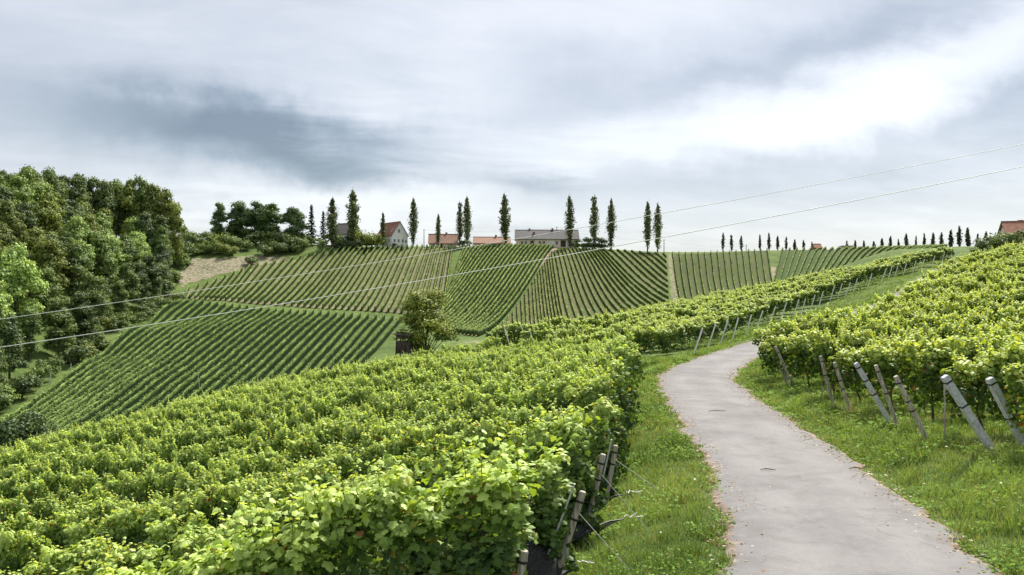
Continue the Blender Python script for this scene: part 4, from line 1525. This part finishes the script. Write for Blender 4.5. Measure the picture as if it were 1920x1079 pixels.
x, y = wpt(793, 93)
zb = h1(x, y)
ht = -(546 - 539.5) / F * 93 - zb
plant_tree('bushy_tree', big_bush(), x, y, 1.38, (1.7, 1.75, 1.15), 'olive multi-stemmed bushy tree beside the wooden hide in the valley', rz=0.4, sz=ht / 7.0)
x, y = wpt(48, 62)
zt = -(768 - 539.5) / F * 62
zb = h1(x, y)
v = broad_tree(33, 6.0, 2.6, 14000, 0.115, 0.10, 20)
plant_tree('round_tree', v, x, y, 1.35, (0.75, 0.85, 0.85), 'dark round tree poking up at the left edge behind the foreground vines', sz=(zt - zb) / 6.0)


def hide():
    x, y = wpt(758, 90)
    zg = h1(x, y)
    ztop = -(628 - 539.5) / F * 90
    root = empty('hunting_hide', (x, y, zg), R(-12))
    tag(root, 'small dark wooden hunting hide on stilts beside the olive bushy tree', 'hunting hide')
    Z1 = ztop - zg            # roof height over ground
    Z0 = Z1 - 2.05            # cabin floor
    w = 0.66
    for sx in (-1, 1):
        for sy in (-1, 1):
            MB().bar((sx * (w + 0.15), sy * (w + 0.15), -0.3), (sx * w, sy * w, Z1 - 0.1), 0.1).build('leg', M_DARKWOOD, root)
    MB().box((0, 0, Z0), (2 * w + 0.15, 2 * w + 0.15, 0.08)).build('floor_board', M_DARKWOOD, root)
    for k in range(8):        # boards below the look-out slot, front and sides
        zc = Z0 + 0.11 + k * 0.165
        MB().box((0, -w - 0.055, zc), (2 * w + 0.12, 0.03, 0.15)).build('plank', M_DARKWOOD, root)
        for sx in (-1, 1):
            MB().box((sx * (w + 0.055), 0, zc), (0.03, 2 * w - 0.02, 0.15)).build('plank', M_DARKWOOD, root)
        MB().box((0, w + 0.055, zc), (2 * w + 0.12, 0.03, 0.15)).build('plank', M_DARKWOOD, root)
    for k in range(2):
        zc = Z1 - 0.17 - k * 0.165
        MB().box((0, -w - 0.055, zc), (2 * w + 0.12, 0.03, 0.15)).build('plank', M_DARKWOOD, root)
    m = Matrix.Rotation(R(7), 3, 'Y')
    MB().box((-0.1, 0, Z1), (2 * w + 0.75, 2 * w + 0.5, 0.07), m).build('roof', M_DARKWOOD, root)
    lad = MB()
    for sx in (-0.22, 0.22):
        lad.bar((w + 0.1 + 0.75, sx, -0.1), (w + 0.1, sx, Z0), 0.06)
    for k in range(7):
        t = (k + 0.5) / 7
        lad.bar((w + 0.85 - 0.75 * t, -0.25, -0.1 + (Z0 + 0.1) * t), (w + 0.85 - 0.75 * t, 0.25, -0.1 + (Z0 + 0.1) * t), 0.04)
    lad.build('ladder', M_DARKWOOD, root)


hide()

# ------------------------------------------------------------------ houses
def window(parent, c, w, h, axis, out, arched=False):
    """frame with a pane; axis 'x' = wall facing -y/+y, 'y' = wall facing +-x"""
    fr, pn = MB(), MB()
    t = 0.07
    x, y, z = c
    def bx(m, du, dz, su, sz, th, o):
        if axis == 'x':
            m.box((x + du, y + out * o, z + dz), (su, th, sz))
        else:
            m.box((x + out * o, y + du, z + dz), (th, su, sz))
    bx(fr, 0, h / 2, w + 2 * t, t, 0.10, 0.03)
    bx(fr, 0, -h / 2, w + 2 * t + 0.12, t, 0.16, 0.05)
    bx(fr, -w / 2 - t / 2, 0, t, h - t, 0.10, 0.03)
    bx(fr, w / 2 + t / 2, 0, t, h - t, 0.10, 0.03)
    bx(fr, 0, 0, 0.05, h - t, 0.05, 0.03)
    bx(pn, 0, 0, w, h - t, 0.03, 0.015)
    f = fr.build('window', M_FRAME, parent)
    pn.build('pane', M_GLASS, f)


def house(name, label, px, d, base_py, L, D, wall_h, roof_h, yaw, wmat, rmat, over=0.5, front=(), gable=(), chimneys=(), door=None, skylights=()):
    """L along local x (eaves face -y), D along y, gables at +-x"""
    x, y = wpt(px, d)
    zb = -(base_py - 539.5) / F * d
    root = empty(name, (x, y, zb), R(yaw))
    tag(root, label, 'house')
    w = MB()
    hl, hd = L / 2, D / 2
    vs = [(-hl, -hd, -1.5), (hl, -hd, -1.5), (hl, hd, -1.5), (-hl, hd, -1.5), (-hl, -hd, wall_h), (hl, -hd, wall_h), (hl, hd, wall_h), (-hl, hd, wall_h), (-hl, 0, wall_h + roof_h), (hl, 0, wall_h + roof_h)]
    w.quadmesh(vs, [(0, 1, 5, 4), (2, 3, 7, 6), (1, 2, 6, 9, 5), (3, 0, 4, 8, 7), (4, 5, 9, 8), (6, 7, 8, 9)])
    w.build('wall', wmat, root)
    r = MB()
    th = 0.22
    sl = roof_h / hd
    for s in (-1, 1):
        e = hd + over
        y0, z0 = s * e, wall_h - over * sl + 0.03
        a = [(-hl - over, y0, z0), (hl + over, y0, z0), (hl + over, 0, wall_h + roof_h + 0.03), (-hl - over, 0, wall_h + roof_h + 0.03)]
        b = [(p[0], p[1], p[2] + th) for p in a]
        r.quadmesh(a + b, [(0, 1, 2, 3), (7, 6, 5, 4), (0, 4, 5, 1), (1, 5, 6, 2), (3, 7, 4, 0), (2, 6, 7, 3)])
    ro = r.build('roof', rmat, root)
    rg = MB()
    rg.tube([(-hl - over, 0, wall_h + roof_h + th + 0.02), (hl + over, 0, wall_h + roof_h + th + 0.02)], 0.14, 6)
    rg.build('ridge_cap', rmat, ro)
    for cx, cy, ch in chimneys:
        zc = wall_h + roof_h * (1 - abs(cy) / hd)
        c = MB()
        c.box((cx, cy, zc + ch / 2), (0.7, 0.7, ch + 0.6))
        c.box((cx, cy, zc + ch + 0.37), (0.86, 0.86, 0.14))
        c.build('chimney', M_BRICK, ro)
    for cx, t in skylights:
        yy = -hd * (1 - t)
        zc = wall_h + roof_h * t + th + 0.12
        m = Matrix.Rotation(math.atan(sl), 3, 'X')
        s_ = MB().box((cx, yy, zc), (1.0, 1.4, 0.1), m).build('skylight', M_FRAME, ro)
        MB().box((cx, yy - 0.02, zc + 0.06), (0.8, 1.15, 0.05), m).build('pane', M_GLASS, s_)
    for kind, cx, cz, ww, hh in front:
        if kind == 'w':
            window(root, (cx, -hd, cz), ww, hh, 'x', -1)
        elif kind == 'd':
            dd = MB().box((cx, -hd - 0.04, cz), (ww, 0.1, hh)).build('door', M_DARKWOOD, root)
            MB().box((cx, -hd - 0.03, cz + hh / 2 + 0.06), (ww + 0.3, 0.14, 0.12)).build('lintel', M_FRAME, dd)
        elif kind == 'a':      # pale arched doorway
            a = MB()
            pts = [(-ww / 2, 0), (ww / 2, 0)] + [(ww / 2 * math.cos(q), hh - ww / 2 + ww / 2 * math.sin(q)) for q in np.linspace(0, math.pi, 9)]
            n = len(pts)
            a.quadmesh([(cx + p[0], -hd - 0.06, cz - hh / 2 + p[1]) for p in pts] + [(cx + p[0], -hd + 0.02, cz - hh / 2 + p[1]) for p in pts],
                       [tuple(range(n))] + [(i, i + n, (i + 1) % n + n, (i + 1) % n) for i in range(n)])
            a.build('arched_door', M_FRAME, root)
        elif kind == 'p':      # pilaster
            MB().box((cx, -hd - 0.04, cz), (ww, 0.12, hh)).build('pilaster', M_FRAME, root)
    for side, cy, cz, ww, hh in gable:
        window(root, (side * hl, cy, cz), ww, hh, 'y', side)
    return root


house('farmhouse', 'white house with steep red roof and its gable to the camera', 735, 308, 464, 12, 6.9, 4.3, 5.0, -52, M_RENDER_WHITE, M_ROOF_RED, 0.35,
      front=(('w', 4, 2.4, 0.9, 1.2), ('w', 1, 2.4, 0.9, 1.2), ('w', -2, 2.4, 0.9, 1.2)),
      gable=((1, -0.4, 5.9, 0.7, 1.3), (1, -2.3, 2.2, 0.7, 1.2), (1, -0.6, 2.2, 0.7, 1.2), (1, 1.2, 2.2, 0.7, 1.2), (1, 2.6, 2.0, 0.6, 1.0)), skylights=((4.2, 0.3),))
house('farmhouse', 'white house with grey-brown roof mostly hidden by the leftmost poplars', 650, 309, 461, 9, 8, 4.2, 4.2, -35, M_RENDER_WHITE, M_ROOF_GREY, 0.3,
      front=(('w', 2.5, 2.2, 0.9, 1.4), ('w', -1, 2.2, 0.9, 1.4)), gable=((1, 0, 5.0, 0.8, 1.2), (1, -1.5, 2.2, 0.8, 1.4)))
house('cottage', 'low cream cottage with red roof, left of the poplar pair', 831, 307, 466, 10.4, 6.2, 2.0, 3.2, 3, M_RENDER_CREAM, M_ROOF_OLD, 0.45,
      front=(('w', 3.2, 1.15, 0.8, 0.9), ('w', -3.4, 1.15, 0.9, 1.0), ('d', -0.6, 1.0, 0.9, 1.9)), chimneys=((1.2, 0.4, 0.9),))
house('cottage', 'low cottage with long red roof beside the twin-topped poplar', 922, 307, 465, 13.4, 6, 1.7, 2.2, 2, M_RENDER_CREAM, M_ROOF_OLD, 0.5,
      front=(('d', -5, 0.9, 1.4, 1.7), ('d', -2.8, 0.9, 1.2, 1.7), ('w', 0.8, 1.0, 1.0, 0.9), ('w', 4.6, 1.0, 0.8, 0.9)), chimneys=((1.6, 0.3, 0.8),))
gh = house('farmhouse', 'long cream farmhouse with a grey roof on the hilltop', 1025, 308, 465, 23.4, 8.4, 3.3, 3.3, 1, M_RENDER_CREAM, M_ROOF_GREY, 0.55,
           front=(('w', -9.6, 1.7, 0.9, 1.2), ('w', -8.2, 1.7, 0.9, 1.2), ('d', -5.8, 1.3, 1.3, 2.3), ('w', -2.8, 1.7, 0.9, 1.2), ('w', -1.3, 1.7, 0.9, 1.2), ('a', 1.8, 1.4, 2.0, 2.5), ('w', 3.6, 1.7, 0.9, 1.3),
                  ('d', 6.0, 1.4, 1.9, 2.5), ('a', 8.2, 1.3, 1.9, 2.3), ('p', -4.2, 1.5, 0.35, 3.2), ('p', 0.2, 1.5, 0.35, 3.2), ('p', 10.3, 1.5, 0.35, 3.2)), chimneys=((-6.6, 0.4, 0.7), (-5.0, -2.2, 0.6), (2.2, -0.2, 0.6)))
house('farmhouse', 'house with orange-red roof cut by the right edge of the photo', 1948, 165, 486, 13, 9, 3.0, 4.6, -14, M_RENDER_WHITE, M_ROOF_RED, 0.5,
      chimneys=((-3.2, 0.6, 0.7),), skylights=((-1.2, 0.35), (1.6, 0.4)), front=(('w', -3, 1.6, 1, 1.2),))
house('shed', 'tiny bright red roofed building on the right skyline', 1531, 345, 470, 3.4, 3, 1.1, 1.5, 8, M_BRICK, M_ROOF_RED, 0.25)


def kiosk():
    x, y = wpt(1588, 342)
    z = h1(x, y)
    top = -(462 - 539.5) / F * 342
    root = empty('hut', (x, y, z))
    tag(root, 'small pale hut with a flat dark roof on the right skyline', 'hut')
    MB().box((0, 0, (top - z) / 2 - 0.3), (3.8, 3, top - z + 0.5)).build('wall', M_RENDER_CREAM, root)
    MB().box((0, 0, top - z + 0.06), (5.0, 4.0, 0.22)).build('flat_roof', M_ROOF_GREY, root)


kiosk()


# wooden rail by the shrubs, left of the farm
def rail():
    a, b = np.array(wpt(556, 303)), np.array(wpt(648, 302))
    root = empty('rail_fence', (a[0], a[1], h1(*a)))
    tag(root, 'dark low wooden rail fence left of the white houses', 'fence')
    n = 9
    pts = [a + (b - a) * k / n for k in range(n + 1)]
    pts = [(p[0] - a[0], p[1] - a[1], h1(*p) - root.location.z) for p in pts]
    for p in pts:
        MB().bar((p[0], p[1], -0.3 + p[2]), (p[0], p[1], 1.0 + p[2]), 0.14).build('post', M_DARKWOOD, root)
    for k in range(n):
        p, q = pts[k], pts[k + 1]
        MB().bar((p[0], p[1] - 0.1, 0.85 + p[2]), (q[0], q[1] - 0.1, 0.85 + q[2]), 0.06, 0.28).build('rail', M_DARKWOOD, root)


rail()

# ------------------------------------------------------------------ power poles and lines
def pole(px, d, top_py, label, cross=False):
    x, y = wpt(px, d)
    z = h1(x, y)
    hh = -(top_py - 539.5) / F * d - z
    root = empty('utility_pole', (x, y, z))
    tag(root, label, 'pole', 'utility poles')
    MB().tube([(0, 0, -0.6), (0, 0, hh * 0.5), (0, 0, hh)], [0.15, 0.13, 0.10], 7).build('shaft', M_DARKWOOD, root)
    MB().bar((-0.5, 0, hh - 0.35), (0.5, 0, hh - 0.35), 0.09).build('crossarm', M_DARKWOOD, root)
    return Vector((x, y, z + hh - 0.3))


pa = pole(795, 305, 430, 'dark utility pole between the white house and the first red cottage')
pb = pole(1044, 316, 425, 'thin utility pole showing above the grey roof')
pc = pole(1245, 306, 449, 'utility pole right of the rightmost tall poplars')
pd = pole(1399, 330, 459, 'short utility pole between the small poplars')


def cable(a, b, sag, r, label, n=40):
    a, b = Vector(a), Vector(b)
    pts = []
    for k in range(n + 1):
        t = k / n
        p = a.lerp(b, t)
        p.z -= 4 * sag * t * (1 - t)
        pts.append(p - a)
    o = MB().tube(pts, r, 5).build('power_line', M_CABLE, None, a, smooth=True)
    return tag(o, label, 'cable', 'overhead cables')


cable(pa, pb, 1.2, 0.035, 'thin overhead wire above the red cottages')
cable(pb, pc, 1.6, 0.035, 'thin overhead wire from the grey roof to the tall poplar pair')
cable(pc, pd, 1.2, 0.035, 'thin overhead wire sloping down behind the small poplars')


def at_px(px, py, d):
    return Vector(PP(px, py, d))


# two long spans crossing the whole view, between poles outside it
for tops, lab, r in ((((-260, 634), (2260, 200)), 'upper of the two long overhead cables crossing the view', 0.032), (((-260, 688), (2260, 240)), 'lower of the two long overhead cables crossing the view', 0.042)):
    a, b = at_px(*tops[0], 92), at_px(*tops[1], 88)
    cable(a, b, 1.55, r, lab, 80)
for px, py, d, lab in ((-260, 628, 92.0, 'utility pole outside the left edge carrying the long cables'), (2260, 194, 88.0, 'utility pole outside the right edge carrying the long cables')):
    x, y = wpt(px, d)
    zt = -(py - 539.5) / F * d
    z = h1(x, y)
    root = empty('utility_pole', (x, y, z))
    tag(root, lab, 'pole', 'utility poles')
    MB().tube([(0, 0.12, -0.6), (0, 0.12, zt - z + 0.3)], [0.17, 0.12], 8).build('shaft', M_DARKWOOD, root)

# white marker stakes along the grass strip by the wood and a thin rod in the valley rows
for k, (px, py, hh) in enumerate(((95, 722, 2.2), (133, 702, 2.0), (225, 633, 1.6), (283, 585, 2.2), (281, 628, 2.0))):
    x, y, z = cast(px, py, 100, 300)
    tag(MB().tube([(0, 0, -0.2), (0, 0, hh)], [0.09, 0.08], 6).build('marker_stake', M_FRAME, None, (x, y, z)), f'white marker stake on the grass strip by the wood, {ordinal(k)} from the left', 'stake', 'white stakes by the wood')
x, y, z = cast(374, 742, 80, 200)
tag(MB().tube([(0, 0, -0.2), (-0.05, 0, 2.0), (-0.3, 0, 4.6)], [0.05, 0.045, 0.03], 6).build('rod', M_WIRE, None, (x, y, z)), 'thin upright rod standing among the dark valley rows', 'rod')

# ------------------------------------------------------------------ verge grass, weeds, litter
BL_V = np.array([(-0.5, 0, 0), (0.5, 0, 0), (-0.38, 0.18, 0.45), (0.38, 0.18, 0.45), (-0.15, 0.5, 0.8), (0.15, 0.5, 0.8), (0, 0.85, 1.0)])
BL_F = np.array([(0, 1, 3), (0, 3, 2), (2, 3, 5), (2, 5, 4), (4, 5, 6)])


def verge_points(side, rng):
    """random places on the verge, thinned out with distance"""
    P = []
    for y0 in np.arange(6.0, 52, 1.0):
        rx = road_x(y0 + 0.5)
        if side == 'left':
            xa, xb = float(np.interp(y0, LE_Y, LE_X)) - 1.0, rx - 1.42
        else:
            xa, xb = rx + 1.42, max(float(np.interp(y0, RB_Y, RB_X)) + (3.0 if y0 < 34 else 1.0), rx + 3)
        if xb - xa < 0.2:
            continue
        d = max(8.0, y0)
        dens = 1900 * (9.0 / d) ** 1.35
        n = int(dens * (xb - xa))
        P.append(np.c_[rng.uniform(xa, xb, n), y0 + rng.random(n)])
    if side == 'left':            # strip between the road and the far posts
        for i in range(len(RC)):
            x, y = RC[i, :2]
            if 36 < y < 135:
                n = int(190 * (40 / max(y, 40)) ** 1.2)
                t = np.array([RC[min(i + 1, len(RC) - 1), 0] - x, RC[min(i + 1, len(RC) - 1), 1] - y])
                t /= np.hypot(*t) + 1e-9
                off = rng.uniform(1.42, 7.0 if y > 52 else 4.5, n)
                P.append(np.c_[x - t[1] * off * 1.0, y + t[0] * off] + rng.normal(0, 0.2, (n, 2)))
                off = rng.uniform(1.5, 6.0, n // 2)
                if y > 44:
                    P.append(np.c_[x + t[1] * off, y - t[0] * off] + rng.normal(0, 0.2, (n // 2, 2)))
    P = np.concatenate(P)
    rd_, _ = road_dist(P[:, 0], P[:, 1])
    wob = 1.40 + 0.07 * rng.normal(size=len(P)) + 0.08 * np.sin(P[:, 1] * 2.3) + 0.08 * np.sin(P[:, 1] * 5.1 + P[:, 0]) + 0.18 * np.exp(-((P[:, 1] - 9) / 5.0) ** 2)
    return P[rd_ > wob], rd_[rd_ > wob] - wob[rd_ > wob]


def patch_noise(x, y, s, o=0.0):
    return 0.5 + 0.25 * np.sin(x * s + 1.3 * np.sin(y * s * 0.7 + o) + o) + 0.25 * np.sin(y * s * 1.13 + 1.7 * np.sin(x * s * 0.6 + 2 * o))


for side in ('left', 'right'):
    rng = np.random.default_rng(5 if side == 'left' else 6)
    P, rdist = verge_points(side, rng)
    n = len(P)
    d = np.hypot(P[:, 0], P[:, 1])
    z = H(P[:, 0], P[:, 1]) - 0.015
    pn = patch_noise(P[:, 0], P[:, 1], 1.6) * 0.6 + patch_noise(P[:, 0], P[:, 1], 4.7, 2.0) * 0.4
    tuft = patch_noise(P[:, 0], P[:, 1], 8.3, 0.7) * patch_noise(P[:, 1], P[:, 0], 6.1, 1.9)
    hgt = (0.045 + 0.16 * pn + 0.34 * tuft ** 2) * rng.uniform(0.6, 1.5, n) * np.clip(0.35 + rdist * 1.2, 0.35, 1.15)
    wd = 0.007 * np.clip(d / 9, 1, 9) ** 0.85
    a = rng.uniform(0, 6.28, n)
    bend = rng.uniform(0.2, 0.9, n)
    ca, sa = np.cos(a), np.sin(a)
    V = np.zeros((n, 7, 3))
    V[:, :, 0] = P[:, 0:1] + BL_V[None, :, 0] * wd[:, None] * ca[:, None] - BL_V[None, :, 1] * (hgt * bend)[:, None] * sa[:, None]
    V[:, :, 1] = P[:, 1:2] + BL_V[None, :, 0] * wd[:, None] * sa[:, None] + BL_V[None, :, 1] * (hgt * bend)[:, None] * ca[:, None]
    V[:, :, 2] = z[:, None] + BL_V[None, :, 2] * (hgt * (1 - 0.35 * bend))[:, None]
    Fc = BL_F[None] + (np.arange(n) * 7)[:, None, None]
    g1, g2, g3 = np.array([0.085, 0.155, 0.03]), np.array([0.29, 0.40, 0.11]), np.array([0.38, 0.34, 0.17])
    t = np.clip(patch_noise(P[:, 0], P[:, 1], 0.9, 1.0) + rng.normal(0, 0.25, n), 0, 1)[:, None]
    c = g1 + (g2 - g1) * t
    dry = (rng.random(n) < 0.07 + 0.16 * (patch_noise(P[:, 0], P[:, 1], 1.1, 3.3) > 0.72) + 0.35 * np.exp(-rdist / 0.18))
    c[dry] = g3 * rng.uniform(0.7, 1.1, (dry.sum(), 1))
    c *= rng.uniform(0.8, 1.2, (n, 1))
    o = tag(new_obj('verge_grass', mesh_data('verge_grass', V.reshape(-1, 3), Fc.reshape(-1, 3), [M_GRASS], np.repeat(c, 7, 0))), f'long green grass on the {side} verge of the road', 'grass', kind='stuff')
    # broad-leaved weeds
    k = rng.random(n) < 0.22 * (pn > 0.42)
    Q = P[k]
    m = len(Q)
    zz = H(Q[:, 0], Q[:, 1]) + rng.uniform(0.02, 0.17, m) * np.clip(0.3 + rdist[k], 0.3, 1)
    dd = d[k]
    cc = (np.array([0.10, 0.19, 0.035]) + rng.random((m, 1)) * np.array([0.12, 0.16, 0.03])) * rng.uniform(0.8, 1.2, (m, 1))
    v, f, c2 = scatter(QUAD_V, QUAD_F, np.c_[Q, zz], np.c_[rng.normal(0, 0.5, (m, 2)), np.ones(m)], 0.032 * np.clip(dd / 11, 1, 6) ** 0.8 * rng.uniform(0.6, 1.4, m), cc, rng)
    tag(new_obj('verge_weeds', mesh_data('verge_weeds', v, f, [M_GRASS], c2)), f'low broad-leaved weeds among the {side} verge grass', 'weeds', kind='stuff')
    k = (rng.random(n) < 0.0005) & (rdist > 0.5)
    Q = P[k]
    m = len(Q)
    v, f, c2 = scatter(QUAD_V, QUAD_F, np.c_[Q, H(Q[:, 0], Q[:, 1]) + 0.16], np.c_[rng.normal(0, 0.3, (m, 2)), np.ones(m)], 0.022 * np.clip(d[k] / 11, 1, 3) * rng.uniform(0.7, 1.3, m), np.full((m, 3), 0.75), rng)
    tag(new_obj('clover_flowers', mesh_data('clover_flowers', v, f, [M_GRASS], c2)), f'tiny white clover flowers scattered in the {side} verge', 'flowers', kind='stuff')

# dry leaves and grit along both road edges
rng = np.random.default_rng(8)
t = np.gradient(RC[:, :2], axis=0)
t /= np.linalg.norm(t, axis=1)[:, None]
sel = np.nonzero((RC[:, 1] > 7) & (RC[:, 1] < 55))[0]
k = rng.choice(sel, 5200)
side = rng.choice((-1, 1), len(k))
off = 1.42 + rng.normal(0, 0.13, len(k)) + 0.16 * np.exp(-((RC[k, 1] - 9) / 5.0) ** 2)
off = np.where(rng.random(len(k)) < 0.08, off - rng.random(len(k)) * 1.0, off)
Q = RC[k, :2] + np.c_[t[k, 1], -t[k, 0]] * (side * off)[:, None] + rng.normal(0, 0.15, (len(k), 2))
m = len(Q)
zz = np.maximum(H(Q[:, 0], Q[:, 1]) + 0.05, RC[k, 2] + 0.02 - 0.05 * (off > 1.45))
cc = np.array([[0.30, 0.20, 0.12], [0.42, 0.35, 0.27], [0.16, 0.10, 0.06], [0.5, 0.46, 0.40]])[rng.integers(0, 4, m)]
v, f, c2 = scatter(QUAD_V, QUAD_F, np.c_[Q, zz], np.c_[rng.normal(0, 0.25, (m, 2)), np.ones(m)], rng.uniform(0.015, 0.055, m), cc, rng)
tag(new_obj('road_edge_litter', mesh_data('road_edge_litter', v, f, [M_GRASS], c2)), 'dry leaves and grit lying along the road edges', 'litter', kind='stuff')

for px, py, ln, an, lab in ((1345, 777, 0.55, 4, 'dark twig lying across the road before the bend'), (1440, 891, 0.30, -4, 'short dark twig lying in the middle of the road'),
                            (1608, 889, 0.36, 3, 'thin twig at the right edge of the road'), (1842, 1062, 0.2, -10, 'small broken twig on the road near the lower right corner')):
    x, y, z = cast(px, py, 7, 60)
    _, zr = road_dist([x], [y])
    b = MB()
    c_, s_ = math.cos(R(an)), math.sin(R(an))
    b.tube([(-ln / 2 * c_, -ln / 2 * s_, 0.0), (-ln * 0.1, 0.03, 0.015), (ln * 0.2 * c_, -0.02, 0.012), (ln / 2 * c_, ln / 2 * s_, 0.0)], [0.006, 0.011, 0.009, 0.005], 6)
    tag(b.build('twig', M_TWIG, None, (x, y, float(zr[0]) + 0.045), smooth=True), lab, 'twig', 'twigs on the road')
